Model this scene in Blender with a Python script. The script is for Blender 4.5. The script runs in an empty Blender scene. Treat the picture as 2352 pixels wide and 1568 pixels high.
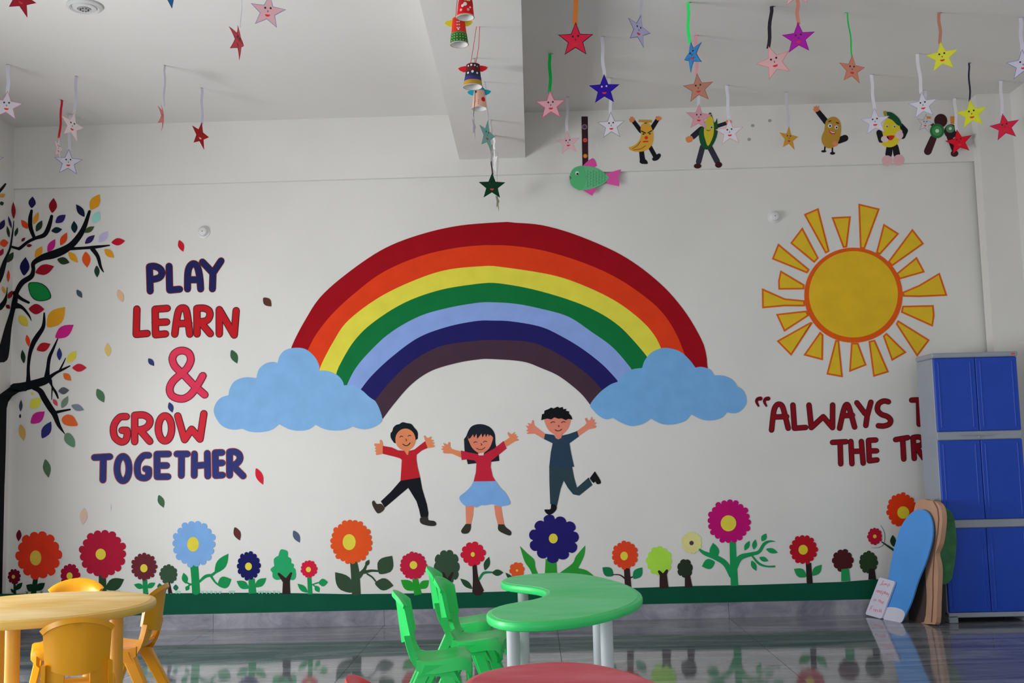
import bpy, math, random
from mathutils import Vector
from mathutils.geometry import tessellate_polygon

scene = bpy.context.scene
random.seed(7)
# ------------------------------------------------------------------ camera
FPX, PITCH, YAW, ROLL = 2500.0, 0.1025, -0.0167, -0.0244
CX, CY, CAMH, DW = 1176.0, 784.0, 1.056, 7.0
Fv = Vector((math.sin(YAW)*math.cos(PITCH), math.cos(YAW)*math.cos(PITCH), math.sin(PITCH)))
R0 = Vector((math.cos(YAW), -math.sin(YAW), 0)); U0 = R0.cross(Fv)
Rv = R0*math.cos(ROLL) + U0*math.sin(ROLL); Uv = U0*math.cos(ROLL) - R0*math.sin(ROLL)
CAM = Vector((0, 0, CAMH))
cd = bpy.data.cameras.new('camera'); cam = bpy.data.objects.new('camera', cd)
scene.collection.objects.link(cam)
cd.sensor_width = 36.0; cd.lens = FPX/2352.0*36.0; cd.clip_start = 0.05; cd.clip_end = 200
from mathutils import Matrix
cam.matrix_world = Matrix(((Rv.x, Uv.x, -Fv.x, 0), (Rv.y, Uv.y, -Fv.y, 0), (Rv.z, Uv.z, -Fv.z, CAMH), (0, 0, 0, 1)))
scene.camera = cam
# ------------------------------------------------------------------ light
w = bpy.data.worlds.new('world'); scene.world = w; w.use_nodes = True
w.node_tree.nodes['Background'].inputs[0].default_value = (0.80, 0.90, 1.0, 1)
w.node_tree.nodes['Background'].inputs[1].default_value = 1.2
vs = scene.view_settings
vs.view_transform = 'Standard'; vs.look = 'None'; vs.gamma = 1.0; vs.use_curve_mapping = False; vs.exposure = 0.0

def area(name, loc, direction, sx, sz, power, color):
    l = bpy.data.lights.new(name, 'AREA'); l.shape = 'RECTANGLE'; l.size = sx; l.size_y = sz
    l.energy = power; l.color = color
    o = bpy.data.objects.new(name, l); scene.collection.objects.link(o)
    o.location = loc; o.rotation_euler = Vector(direction).to_track_quat('-Z', 'Z').to_euler()
    return o
XL, XR, YB = -3.381, 3.13, -3.0
WIN_L = [(-1.9, 0.1), (0.8, 2.8), (3.3, 5.2)]   # y ranges of the left wall windows
FILL_WIN_B = [(-2.6, -0.6), (0.4, 2.4)]        # x ranges of unseen rear windows, added for soft frontal fill
WZ0, WZ1 = 0.2, 1.6
WARM, COOL = (0.965, 0.985, 1.0), (0.90, 0.95, 1.0)
LP = [8, 60, 140]; BP = [18, 35]
for (a, b), pw in zip(WIN_L, LP):
    area('window_daylight', (XL-0.16, (a+b)/2, (WZ0+WZ1)/2), (1, 0, 0), b-a, WZ1-WZ0, pw, WARM)
for (a, b), pw in zip(FILL_WIN_B, BP):
    area('rear_fill_light', ((a+b)/2, YB-0.16, (WZ0+WZ1)/2), (0, 1, 0), b-a, WZ1-WZ0, pw, COOL)  # fill lights added behind the camera, out of view

# ------------------------------------------------------------------ helpers
C = scene.collection
def lin(v):
    v /= 255.0
    return v/12.92 if v <= 0.04045 else ((v+0.055)/1.055)**2.4
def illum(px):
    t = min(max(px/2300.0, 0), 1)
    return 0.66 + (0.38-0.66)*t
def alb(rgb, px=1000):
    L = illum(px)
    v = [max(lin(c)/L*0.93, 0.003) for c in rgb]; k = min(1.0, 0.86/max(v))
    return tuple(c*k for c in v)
MATS = {}
def mat(name, rgb, rough=0.6, var=0.05, scale=6.0, bump=0.0, spec=0.5, stretch=(1, 1, 1), rgb2=None, bscale=60.0):
    key = (name, tuple(round(c, 4) for c in rgb), rough)
    if key in MATS: return MATS[key]
    m = bpy.data.materials.new(name); m.use_nodes = True
    nt = m.node_tree; b = nt.nodes['Principled BSDF']
    b.inputs['Roughness'].default_value = rough
    b.inputs['Specular IOR Level'].default_value = spec
    tc = nt.nodes.new('ShaderNodeTexCoord'); mp = nt.nodes.new('ShaderNodeMapping')
    mp.inputs['Scale'].default_value = stretch
    nt.links.new(tc.outputs['Object'], mp.inputs['Vector'])
    nz = nt.nodes.new('ShaderNodeTexNoise'); nz.inputs['Scale'].default_value = scale; nz.inputs['Detail'].default_value = 5
    nt.links.new(mp.outputs['Vector'], nz.inputs['Vector'])
    rp = nt.nodes.new('ShaderNodeValToRGB')
    rp.color_ramp.elements[0].position = 0.3; rp.color_ramp.elements[1].position = 0.7
    c1 = tuple(max(c*(1-var*2), 0) for c in rgb); c2 = tuple(min(c*(1+var*2), 0.95) for c in rgb) if rgb2 is None else rgb2
    rp.color_ramp.elements[0].color = (*c1, 1); rp.color_ramp.elements[1].color = (*c2, 1)
    nt.links.new(nz.outputs['Fac'], rp.inputs['Fac']); nt.links.new(rp.outputs['Color'], b.inputs['Base Color'])
    if bump:
        n2 = nt.nodes.new('ShaderNodeTexNoise'); n2.inputs['Scale'].default_value = bscale; n2.inputs['Detail'].default_value = 3
        nt.links.new(mp.outputs['Vector'], n2.inputs['Vector'])
        bp = nt.nodes.new('ShaderNodeBump'); bp.inputs['Strength'].default_value = bump; bp.inputs['Distance'].default_value = 0.01
        nt.links.new(n2.outputs['Fac'], bp.inputs['Height']); nt.links.new(bp.outputs['Normal'], b.inputs['Normal'])
    MATS[key] = m
    return m
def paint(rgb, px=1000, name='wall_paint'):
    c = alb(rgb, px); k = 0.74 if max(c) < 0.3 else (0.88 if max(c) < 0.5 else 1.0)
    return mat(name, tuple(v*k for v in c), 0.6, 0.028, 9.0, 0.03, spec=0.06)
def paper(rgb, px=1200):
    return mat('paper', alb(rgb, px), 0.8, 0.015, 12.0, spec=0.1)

def ray(x, y): return Fv + Rv*((x-CX)/FPX) - Uv*((y-CY)/FPX)
def atY(x, y, Y): d = ray(x, y); return CAM + d*(Y/d.y)
def atZ(x, y, Z): d = ray(x, y); return CAM + d*((Z-CAMH)/d.z)
def onwall(x, y, off=0.002):
    d = ray(x, y); p = CAM + d*((DW-off)/d.y)
    if p.x < XL+off:
        return CAM + d*((XL+off)/d.x)
    return p

def link(name, verts, faces, m, parent=None, smooth=False, kind=None):
    me = bpy.data.meshes.new(name); me.from_pydata([tuple(v) for v in verts], [], faces); me.update()
    if isinstance(m, (list, tuple)):
        for k in m: me.materials.append(k)
    else: me.materials.append(m)
    if smooth:
        for p in me.polygons: p.use_smooth = True
    o = bpy.data.objects.new(name, me); C.objects.link(o)
    if parent: o.parent = parent
    if kind: o['kind'] = kind
    return o
def tag(o, label, cat=None, group=None):
    o['label'] = label
    if cat: o['category'] = cat
    if group: o['group'] = group
    return o
def empty(name, loc, rz=0.0):
    o = bpy.data.objects.new(name, None); C.objects.link(o); o.location = loc; o.rotation_euler = (0, 0, rz)
    o.empty_display_size = 0.05
    return o
class MB:
    def __init__(s): s.v = []; s.f = []
    def add(s, vs, fs):
        k = len(s.v); s.v += [Vector(v) for v in vs]; s.f += [tuple(i+k for i in f) for f in fs]
    def box(s, x0, x1, y0, y1, z0, z1, bev=0.0):
        if bev <= 0:
            s.add([(x0,y0,z0),(x1,y0,z0),(x1,y1,z0),(x0,y1,z0),(x0,y0,z1),(x1,y0,z1),(x1,y1,z1),(x0,y1,z1)],
                  [(0,3,2,1),(4,5,6,7),(0,1,5,4),(1,2,6,5),(2,3,7,6),(3,0,4,7)]); return
        b = bev; V = []; rings = []
        for (z, i) in ((z0, b), (z0+b, 0), (z1-b, 0), (z1, b)):
            rings.append([(x0+i+ (b if not i else 0),y0+i,z),(x1-i-(b if not i else 0),y0+i,z),(x1-i,y0+i+(b if not i else 0),z),(x1-i,y1-i-(b if not i else 0),z),
                          (x1-i-(b if not i else 0),y1-i,z),(x0+i+(b if not i else 0),y1-i,z),(x0+i,y1-i-(b if not i else 0),z),(x0+i,y0+i+(b if not i else 0),z)])
        for r in rings: V += r
        F = [tuple(range(7, -1, -1)), tuple(range(24, 32))]
        for k in range(3):
            for j in range(8): F.append((k*8+j, k*8+(j+1) % 8, k*8+8+(j+1) % 8, k*8+8+j))
        s.add(V, F)
    def lathe(s, prof, n=24, org=(0, 0, 0), cap0=True, cap1=True):
        V = []; F = []
        for (r, z) in prof:
            for k in range(n):
                a = 2*math.pi*k/n; V.append((org[0]+r*math.cos(a), org[1]+r*math.sin(a), org[2]+z))
        for i in range(len(prof)-1):
            for k in range(n): F.append((i*n+k, i*n+(k+1) % n, (i+1)*n+(k+1) % n, (i+1)*n+k))
        if cap0: F.append(tuple(range(n-1, -1, -1)))
        if cap1: F.append(tuple((len(prof)-1)*n+k for k in range(n)))
        s.add(V, F)
    def tube(s, pts, r, n=8):
        pts = [Vector(p) for p in pts]; V = []; F = []
        for i, p in enumerate(pts):
            t = (pts[min(i+1, len(pts)-1)]-pts[max(i-1, 0)]).normalized()
            a = t.cross(Vector((0, 1, 0.01))).normalized(); b = t.cross(a)
            rr = r[i] if isinstance(r, (list, tuple)) else r
            for k in range(n):
                th = 2*math.pi*k/n; V.append(p+a*rr*math.cos(th)+b*rr*math.sin(th))
        for i in range(len(pts)-1):
            for k in range(n): F.append((i*n+k, i*n+(k+1) % n, (i+1)*n+(k+1) % n, (i+1)*n+k))
        F.append(tuple(range(n-1, -1, -1))); F.append(tuple((len(pts)-1)*n+k for k in range(n)))
        s.add(V, F)
    def prism(s, poly, fn):      # poly: 2D outline, fn(x, y, t) -> 3D point on front (t=0) and back (t=1)
        n = len(poly); fr = [fn(x, y, 0) for x, y in poly]; bk = [fn(x, y, 1) for x, y in poly]
        tris = tessellate_polygon([[Vector((x, y, 0)) for x, y in poly]])
        F = [tuple(t) for t in tris] + [tuple(i+n for i in reversed(t)) for t in tris]
        F += [(i, (i+1) % n, n+(i+1) % n, n+i) for i in range(n)]
        s.add(fr+bk, F)
    def build(s, name, m, parent=None, smooth=False, kind=None): return link(name, s.v, s.f, m, parent, smooth, kind)
def fixn(o):
    import bmesh
    bm = bmesh.new(); bm.from_mesh(o.data); bmesh.ops.recalc_face_normals(bm, faces=bm.faces); bm.to_mesh(o.data); bm.free()
    return o
def autosmooth(o, ang=40):
    me = o.data
    for p in me.polygons: p.use_smooth = True
    try: me.set_sharp_from_angle(angle=math.radians(ang))
    except Exception: pass
    return o

# 2-D drawing in photograph pixels; T is (x0, y0, scale) of the traced crop
def tr(T, p): return (T[0]+p[0]/T[2], T[1]+p[1]/T[2])
def catmull(pts, closed=False, k=5):
    n = len(pts); out = []
    rng = range(n) if closed else range(n-1)
    for i in rng:
        if closed: a, b, c, d = pts[i-1], pts[i], pts[(i+1) % n], pts[(i+2) % n]
        else: a, b, c, d = pts[max(i-1, 0)], pts[i], pts[i+1], pts[min(i+2, n-1)]
        for j in range(k):
            t = j/k
            out.append(tuple(0.5*((2*b[m])+(-a[m]+c[m])*t+(2*a[m]-5*b[m]+4*c[m]-d[m])*t*t+(-a[m]+3*b[m]-3*c[m]+d[m])*t**3) for m in range(len(b))))
    if not closed: out.append(tuple(pts[-1]))
    return out
def cusped(pts, k=4):            # closed outline; 3-tuples are corners
    idx = [i for i, p in enumerate(pts) if len(p) == 3]
    if not idx: return catmull([p[:2] for p in pts], True, k)
    out = []
    for a, b in zip(idx, idx[1:]+[idx[0]+len(pts)]):
        seg = [pts[i % len(pts)][:2] for i in range(a, b+1)]
        out += catmull(seg, False, k)[:-1]
    return out
class Draw:                      # collects flat painted shapes as 2-D polygons, then lays them on a surface
    def __init__(s): s.polys = []
    def poly(s, pts): s.polys.append(list(pts)); return s
    def stroke(s, path, w=None, smooth=False, k=5, caps=True):
        P = [(p[0], p[1], (p[2] if len(p) > 2 else w)) for p in path]
        if smooth and len(P) > 2: P = catmull(P, False, k)
        for a, b in zip(P, P[1:]):
            dx, dy = b[0]-a[0], b[1]-a[1]; L = math.hypot(dx, dy) or 1e-6
            nx, ny = -dy/L, dx/L
            s.polys.append([(a[0]+nx*a[2]/2, a[1]+ny*a[2]/2), (b[0]+nx*b[2]/2, b[1]+ny*b[2]/2), (b[0]-nx*b[2]/2, b[1]-ny*b[2]/2), (a[0]-nx*a[2]/2, a[1]-ny*a[2]/2)])
        if caps:
            for a in (P[:-1] if caps == 'open' else P): s.ell(a[0], a[1], a[2]/2, a[2]/2, 10)
        return s
    def ell(s, cx, cy, rx, ry, n=20):
        s.polys.append([(cx+rx*math.cos(2*math.pi*i/n), cy+ry*math.sin(2*math.pi*i/n)) for i in range(n)]); return s
    def lay(s, T, fn, name, m, parent=None):
        V = []; F = []
        for n_, pl in enumerate(s.polys):
            q = [tr(T, p) for p in pl]; k = len(V)
            e = n_*1.2e-5   # overlapping brush strokes lie one on another
            V += [fn(x, y, e) for x, y in q]
            if len(q) <= 4: F.append(tuple(range(k, k+len(q))))
            else: F += [tuple(i+k for i in t) for t in tessellate_polygon([[Vector((x, y, 0)) for x, y in q]])]
        return link(name, V, F, m, parent)
def leafpoly(p0, p1, wd, both=True):
    dx, dy = p1[0]-p0[0], p1[1]-p0[1]; nx, ny = -dy, dx
    L = math.hypot(dx, dy); nx /= L; ny /= L
    prof = [(0, 0.0), (.06, .30), (.18, .62), (.35, .95), (.5, 1.0), (.65, .86), (.8, .55), (.92, .22), (1, 0)]
    a = [(p0[0]+dx*t+nx*wd/2*k, p0[1]+dy*t+ny*wd/2*k) for t, k in prof]
    b = [(p0[0]+dx*t-nx*wd/2*k, p0[1]+dy*t-ny*wd/2*k) for t, k in prof[1:-1]]
    return a+b[::-1]
def petals(cx, cy, rx, ry, n, depth=0.13, ph=0.0):
    out = []
    for i in range(n*8):
        a = 2*math.pi*i/(n*8)+ph
        s_ = abs(math.sin((a-ph)*n/2)); k = 1-depth+depth*s_**0.55
        j = 1+0.03*math.sin(3.7*int((a-ph)*n/(2*math.pi))+cx)
        out.append((cx+rx*k*j*math.cos(a), cy+ry*k*j*math.sin(a)))
    return out
_LAY = [0]
def wallfn(layer=0):
    _LAY[0] = (_LAY[0]+1) % 40                # later strokes lie a hair above earlier ones
    off = 0.0015+0.0007*layer+_LAY[0]*9e-6
    return lambda x, y, e=0.0: onwall(x, y, off+e)
ID = (0, 0, 1.0)
TA = (0, 400, 3.92); TB = (0, 780, 3.92); TC = (0, 1130, 3.58); TD = (480, 480, 3.0153); TE = (1100, 480, 3.0154)
TF = (1700, 440, 3.408); TG = (1700, 780, 3.607); TH = (840, 920, 4.2); TI = (560, 1170, 3.7935); TJ = (1130, 1130, 3.36)
TK = (1780, 1100, 3.35); TL = (900, 0, 3.137); TM = (1200, 0, 3.485); TN = (1750, 0, 3.485); TO = (0, 0, 2.94)

# ------------------------------------------------------------------ room shell
CEIL, BB, BEAMZ = 3.284, 2.871, 2.98
wallm = mat('wall_plaster', (0.80, 0.782, 0.748), 0.5, 0.018, 1.6, 0.05, bscale=90)
ceilm = mat('ceiling_plaster', (0.80, 0.785, 0.76), 0.7, 0.012, 1.2, 0.03, bscale=70)
def struct(mb, name, m, label=None):
    o = mb.build(name, m); o['kind'] = 'structure'
    if label: o['label'] = label
    return o
m = MB(); m.box(XL-0.2, XR+0.2, DW, DW+0.2, -0.1, CEIL+0.1)
wall_back = struct(m, 'wall_back', wallm, 'white back wall painted with a children\'s mural')
m = MB(); ys = [YB-0.2] + [v for w_ in WIN_L for v in w_] + [DW]
for i in range(0, len(ys), 2): m.box(XL-0.2, XL, ys[i], ys[i+1], -0.1, CEIL+0.1)
for a, b in WIN_L: m.box(XL-0.2, XL, a, b, -0.1, WZ0); m.box(XL-0.2, XL, a, b, WZ1, CEIL+0.1)
wall_left = struct(m, 'wall_left', wallm, 'white left wall with a painted tree at its far end')
m = MB(); m.box(XR, XR+0.2, YB-0.2, DW, -0.1, CEIL+0.1); struct(m, 'wall_right', wallm, 'white right wall')
m = MB(); xs = [XL] + [v for w_ in FILL_WIN_B for v in w_] + [XR]
for i in range(0, len(xs), 2): m.box(xs[i], xs[i+1], YB-0.2, YB, -0.1, CEIL+0.1)
for a, b in FILL_WIN_B: m.box(a, b, YB-0.2, YB, -0.1, WZ0); m.box(a, b, YB-0.2, YB, WZ1, CEIL+0.1)
struct(m, 'wall_rear', wallm, 'white rear wall with two added fill windows')
m = MB(); m.box(XL, XR, YB, DW, CEIL, CEIL+0.1); struct(m, 'ceiling', ceilm, 'white plaster ceiling')
m = MB(); m.box(XL, XR, DW-0.03, DW, BB, CEIL); trim_1 = struct(m, 'trim_1', wallm, 'shallow white plaster beam along the top of the back wall')
m = MB(); m.box(-0.432, 0.0, YB, DW-0.03, BEAMZ, CEIL); struct(m, 'trim_2', ceilm, 'white ceiling beam running towards the back wall')
m = MB(); m.box(2.913, XR, 6.87, DW-0.03, 0, CEIL); struct(m, 'trim_3', wallm, 'white corner column beside the blue cupboard')
framem = mat('window_frame_metal', (0.55, 0.55, 0.55), 0.4)
k = 0
for a, b in WIN_L:
    k += 1; m = MB()
    for y in (a, (a+b)/2-0.02, b-0.04): m.box(XL-0.12, XL-0.08, y, y+0.04, WZ0, WZ1)
    for z in (WZ0, WZ1-0.04): m.box(XL-0.12, XL-0.08, a, b, z, z+0.04)
    struct(m, 'window_%d' % k, framem, 'grey metal window frame in the left wall')
for a, b in FILL_WIN_B:
    k += 1; m = MB()
    for x in (a, (a+b)/2-0.02, b-0.04): m.box(x, x+0.04, YB-0.12, YB-0.08, WZ0, WZ1)
    for z in (WZ0, WZ1-0.04): m.box(a, b, YB-0.12, YB-0.08, z, z+0.04)
    struct(m, 'window_%d' % k, framem, 'grey metal frame of an added fill window in the unseen rear wall')

# floor tiles: polished grey marble
def marble(name, c1, c2, c3, stretch, rough, scale=2.2, bump=0.0, spec=0.5):
    mm = bpy.data.materials.new(name); mm.use_nodes = True; nt = mm.node_tree; b = nt.nodes['Principled BSDF']
    tc = nt.nodes.new('ShaderNodeTexCoord'); mp = nt.nodes.new('ShaderNodeMapping'); mp.inputs['Scale'].default_value = stretch
    geo = nt.nodes.new('ShaderNodeNewGeometry')
    nt.links.new(geo.outputs['Position'], mp.inputs['Vector'])
    n1 = nt.nodes.new('ShaderNodeTexNoise'); n1.inputs['Scale'].default_value = scale; n1.inputs['Detail'].default_value = 8; n1.inputs['Roughness'].default_value = 0.65; n1.inputs['Distortion'].default_value = 0.8
    nt.links.new(mp.outputs['Vector'], n1.inputs['Vector'])
    rp = nt.nodes.new('ShaderNodeValToRGB'); e = rp.color_ramp.elements
    e[0].position = 0.32; e[0].color = (*c1, 1); e[1].position = 0.72; e[1].color = (*c3, 1)
    q = e.new(0.52); q.color = (*c2, 1)
    nt.links.new(n1.outputs['Fac'], rp.inputs['Fac']); nt.links.new(rp.outputs['Color'], b.inputs['Base Color'])
    b.inputs['Roughness'].default_value = rough; b.inputs['Specular IOR Level'].default_value = spec
    if bump:
        n2 = nt.nodes.new('ShaderNodeTexNoise'); n2.inputs['Scale'].default_value = 7.0; n2.inputs['Detail'].default_value = 3
        nt.links.new(mp.outputs['Vector'], n2.inputs['Vector'])
        bp = nt.nodes.new('ShaderNodeBump'); bp.inputs['Strength'].default_value = bump; bp.inputs['Distance'].default_value = 0.01
        nt.links.new(n2.outputs['Fac'], bp.inputs['Height']); nt.links.new(bp.outputs['Normal'], b.inputs['Normal'])
    return mm
floorm = marble('polished_marble', (0.10, 0.112, 0.14), (0.22, 0.232, 0.26), (0.40, 0.41, 0.43), (0.5, 3.2, 1), 0.06, 2.4, 0.018, 0.45)
skirtm = marble('skirting_marble', (0.13, 0.13, 0.175), (0.26, 0.255, 0.305), (0.42, 0.41, 0.45), (1, 1, 1.6), 0.3, 4.0)
groutm = mat('grout', (0.16, 0.16, 0.17), 0.8)
m = MB(); m.box(XL-0.2, XR+0.2, YB-0.2, DW+0.1, -0.15, -0.004)
floor = struct(m, 'floor', groutm, 'polished grey marble tile floor')
j0 = atY(883, 1422, DW).x; pit = (atY(1673, 1402, DW).x-j0)/2
yj = atZ(700, 1508, 0).y; ypit = DW-yj
tile_me = None; g = 0.0012
i0 = math.floor((XL-j0)/pit); i1 = math.ceil((XR-j0)/pit)
for r in range(0, 9):
    ya, yb = DW-(r+1)*ypit, DW-r*ypit
    if yb < YB: break
    for i in range(i0, i1):
        xa, xb = max(j0+i*pit, XL), min(j0+(i+1)*pit, XR)
        if xb-xa < 0.01: continue
        m = MB(); m.box(-(xb-xa)/2+g, (xb-xa)/2-g, -(yb-ya)/2+g, (yb-ya)/2-g, -0.004, 0.0)
        o = m.build('floor_tile', floorm, floor); o.location = ((xa+xb)/2, (ya+yb)/2, 0)
SK = 0.094
m = MB(); m.box(XL, 2.913, DW-0.006, DW, 0, SK-0.002)
base = struct(m, 'baseboard_back', groutm, 'grey marble skirting along the back wall')
for i in range(i0, i1):
    xa, xb = max(j0+i*pit, XL), min(j0+(i+1)*pit, 2.913)
    if xb-xa < 0.01: continue
    m = MB(); m.box(xa+0.001, xb-0.001, DW-0.016, DW-0.004, 0.0, SK)
    m.build('skirting_tile', skirtm, base)

# ------------------------------------------------------------------ mural on the back wall (painted pieces of the wall)
def part(draw, T, name, rgb, layer=0, parent=None, px=None, label=None):
    if px is None:
        q = draw.polys[0]; px = T[0]+sum(p[0] for p in q)/len(q)/T[2]
    o = draw.lay(T, wallfn(layer), name, paint(rgb, px), parent or wall_back)
    if label: o['label'] = label
    return o
# green ground strip
top = [(0, 1363), (200, 1364), (380, 1362), (600, 1360.5), (700, 1362), (800, 1364), (900, 1363), (1000, 1361), (1100, 1359.5), (1300, 1354), (1480, 1349), (1600, 1345), (1720, 1343), (1840, 1339), (1930, 1336), (2012, 1330), (2110, 1327), (2285, 1323)]
V = []; Fc = []
for x, y in top:
    a = onwall(x, y, 0.0015); b = Vector((a.x, a.y, SK)); V += [a, b]
for i in range(len(top)-1): Fc.append((2*i, 2*i+1, 2*i+3, 2*i+2))
o = link('painted_ground', V, Fc, paint((15, 78, 58), 900), wall_back); o['label'] = 'dark green painted ground strip above the skirting'
# rainbow
RB = [
 ([(567,965),(600,890),(665,770),(770,610),(950,450),(1200,280),(1450,180),(1730,115),(2040,90)], [(240,94),(440,112),(690,185),(1000,325),(1250,510),(1420,700),(1540,900),(1575,1010),(1583,1105)]),
 ([(685,975),(740,870),(850,730),(1000,590),(1200,440),(1450,330),(1700,270),(1900,250)], [(60,250),(240,255),(480,295),(760,385),(980,490),(1180,630),(1290,740),(1370,870),(1425,1005)]),
 ([(763,1115),(790,1050),(860,920),(960,775),(1180,610),(1430,490),(1650,420),(1900,395)], [(150,400),(500,455),(740,535),(960,645),(1130,775),(1220,880),(1262,965)]),
 ([(880,1145),(905,1080),(1000,920),(1130,790),(1350,650),(1600,560),(1850,518)], [(0,516),(120,512),(350,550),(600,620),(800,700),(960,800),(1080,920),(1172,1030)]),
 ([(955,1218),(1010,1110),(1100,1000),(1250,860),(1450,745),(1650,685),(1850,650)], [(80,645),(250,655),(430,690),(620,745),(780,850),(930,960),(1060,1110)]),
 ([(1050,1250),(1130,1150),(1270,1020),(1450,890),(1650,815),(1850,775)], [(100,772),(230,778),(430,815),(580,885),(720,970),(860,1080),(963,1190)]),
 ([(1150,1325),(1250,1200),(1400,1060),(1600,950),(1850,912)], [(60,906),(200,908),(350,920),(480,965),(640,1060),(770,1160),(855,1255)]),
 ([(1205,1450),(1280,1350),(1400,1215),(1540,1120),(1720,1065),(1860,1042)], [(80,1038),(300,1055),(430,1100),(560,1160),(700,1270),(772,1357)])]
curves = []
for i, (a, b) in enumerate(RB):
    p = [tr(TD, q) for q in a]+[tr(TE, q) for q in b]
    p = catmull(p, False, 6)
    if i < 7:   # run the ends on under the clouds
        p = [(p[0][0]-6, p[0][1]+26)]+p+[(p[-1][0]+7, p[-1][1]+24)]
    L = [0]
    for u, v in zip(p, p[1:]): L.append(L[-1]+math.hypot(v[0]-u[0], v[1]-u[1]))
    res = []
    for n in range(81):
        t = L[-1]*n/80; j = 0
        while j < len(p)-2 and L[j+1] < t: j += 1
        s_ = (t-L[j])/max(L[j+1]-L[j], 1e-6); res.append((p[j][0]+(p[j+1][0]-p[j][0])*s_, p[j][1]+(p[j+1][1]-p[j][1])*s_))
    curves.append(res)
RC = [((136,12,23),'red'),((206,58,26),'orange'),((209,200,68),'yellow'),((17,108,56),'green'),((124,148,203),'pale blue'),((33,30,92),'navy blue'),((66,46,60),'dark purple')]
for i in range(7):
    V = []; Fc = []
    for n in range(81): V += [onwall(*curves[i][n], 0.0022), onwall(*curves[i+1][n], 0.0022)]
    for n in range(80): Fc.append((2*n, 2*n+1, 2*n+3, 2*n+2))
    o = link('rainbow_band', V, Fc, paint(RC[i][0], 1130), wall_back); o['label'] = RC[i][1]+' band of the painted rainbow'
K = 1
CLL = [(33,1390),(50,1340),(85,1305),(135,1288,K),(145,1240),(180,1190),(250,1165),(328,1170,K),(345,1110),(390,1070),(440,1058),(475,1065,K),(490,1015),(530,975),(600,960),(670,970),(730,1020),(762,1080),(763,1117,K),(830,1122),(890,1150),(925,1190),(935,1220,K),(1000,1222),(1060,1255),(1110,1300),(1150,1327,K),(1175,1370),(1200,1450),(1175,1490),(1110,1520),(1050,1522),(993,1505,K),(940,1528),(860,1533),(790,1520),(738,1492,K),(690,1525),(620,1535),(550,1522),(485,1488,K),(430,1530),(350,1545),(280,1540),(232,1520,K),(160,1527),(90,1500),(45,1440)]
CLR = [(770,1357),(800,1310),(850,1258),(910,1215),(962,1195,K),(1000,1145),(1060,1110),(1130,1100,K),(1150,1045),(1200,990),(1270,962),(1330,965),(1400,990),(1460,1045),(1500,1098,K),(1540,1092),(1600,1110),(1628,1150,K),(1700,1155),(1760,1185),(1790,1228,K),(1830,1255),(1853,1310),(1845,1360),(1800,1405),(1755,1413),(1718,1405,K),(1680,1445),(1610,1463),(1540,1455),(1470,1420,K),(1430,1465),(1350,1490),(1270,1488),(1190,1450,K),(1140,1485),(1060,1502),(990,1480),(930,1445,K),(880,1455),(830,1430),(790,1390)]
part(Draw().poly(cusped(CLL)), TD, 'painted_cloud', (128,174,220), 2, label='light blue cloud at the left foot of the rainbow')
part(Draw().poly(cusped(CLR)), TE, 'painted_cloud', (116,170,222), 2, label='light blue cloud at the right foot of the rainbow', px=1540)
# sun
sun = part(Draw().ell(887, 810, 385, 372, 64), TF, 'painted_sun', (200,82,25), 1, label='yellow sun with an orange ring and rays', px=2000)
part(Draw().ell(887, 803, 348, 338, 64), TF, 'sun_disc', (180,146,34), 2, sun, px=2000)
RAYS = [[(938,442),(925,93),(1093,133),(975,452)],[(1063,478),(1122,250),(1245,328),(1095,495)],[(1155,550),(1348,290),(1440,408),(1190,585)],[(1222,640),(1382,510),(1447,630),(1245,688)],[(1270,785),(1400,730),(1562,633),(1622,815),(1400,825),(1275,822)],[(1270,893),(1515,887),(1522,970),(1508,1057),(1258,945)],[(1235,1005),(1485,1160),(1385,1292),(1218,1035)],[(1145,1103),(1303,1258),(1187,1325),(1117,1130)],[(1055,1158),(1165,1412),(1042,1450),(1005,1170)],[(925,1183),(990,1358),(853,1412),(868,1183)],[(775,1165),(805,1453),(675,1430),(745,1160)],[(652,1120),(648,1320),(495,1280),(625,1095)],[(570,1025),(400,1285),(285,1168),(550,1020)],[(540,970),(345,1097),(280,957),(520,930)],[(508,898),(350,897),(172,913),(170,755),(350,835),(505,850)],[(502,765),(300,767),(297,700),(315,615),(505,728)],[(525,640),(248,528),(297,405),(545,610)],[(580,558),(392,403),(487,278),(615,520)],[(668,485),(498,177),(613,128),(700,468)],[(805,440),(715,200),(867,192),(837,437)]]
def inset(P, d):
    n = len(P); A = sum(P[i][0]*P[(i+1) % n][1]-P[(i+1) % n][0]*P[i][1] for i in range(n)); sg = 1 if A > 0 else -1
    out = []
    for i in range(n):
        a, b, c = P[i-1], P[i], P[(i+1) % n]
        e1 = (b[0]-a[0], b[1]-a[1]); e2 = (c[0]-b[0], c[1]-b[1]); l1 = math.hypot(*e1); l2 = math.hypot(*e2)
        n1 = (-e1[1]/l1*sg, e1[0]/l1*sg); n2 = (-e2[1]/l2*sg, e2[0]/l2*sg)
        s_ = 1+n1[0]*n2[0]+n1[1]*n2[1]; s_ = max(s_, 0.35)
        out.append((b[0]+(n1[0]+n2[0])*d/s_, b[1]+(n1[1]+n2[1])*d/s_))
    return out
for P in RAYS:
    rb_ = part(Draw().poly(P), TF, 'sun_ray', (205,92,25), 0, sun, px=2000)
    part(Draw().poly(inset(P, 13)), TF, 'ray_fill', (184,152,38), 3, sun, px=2000)
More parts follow.
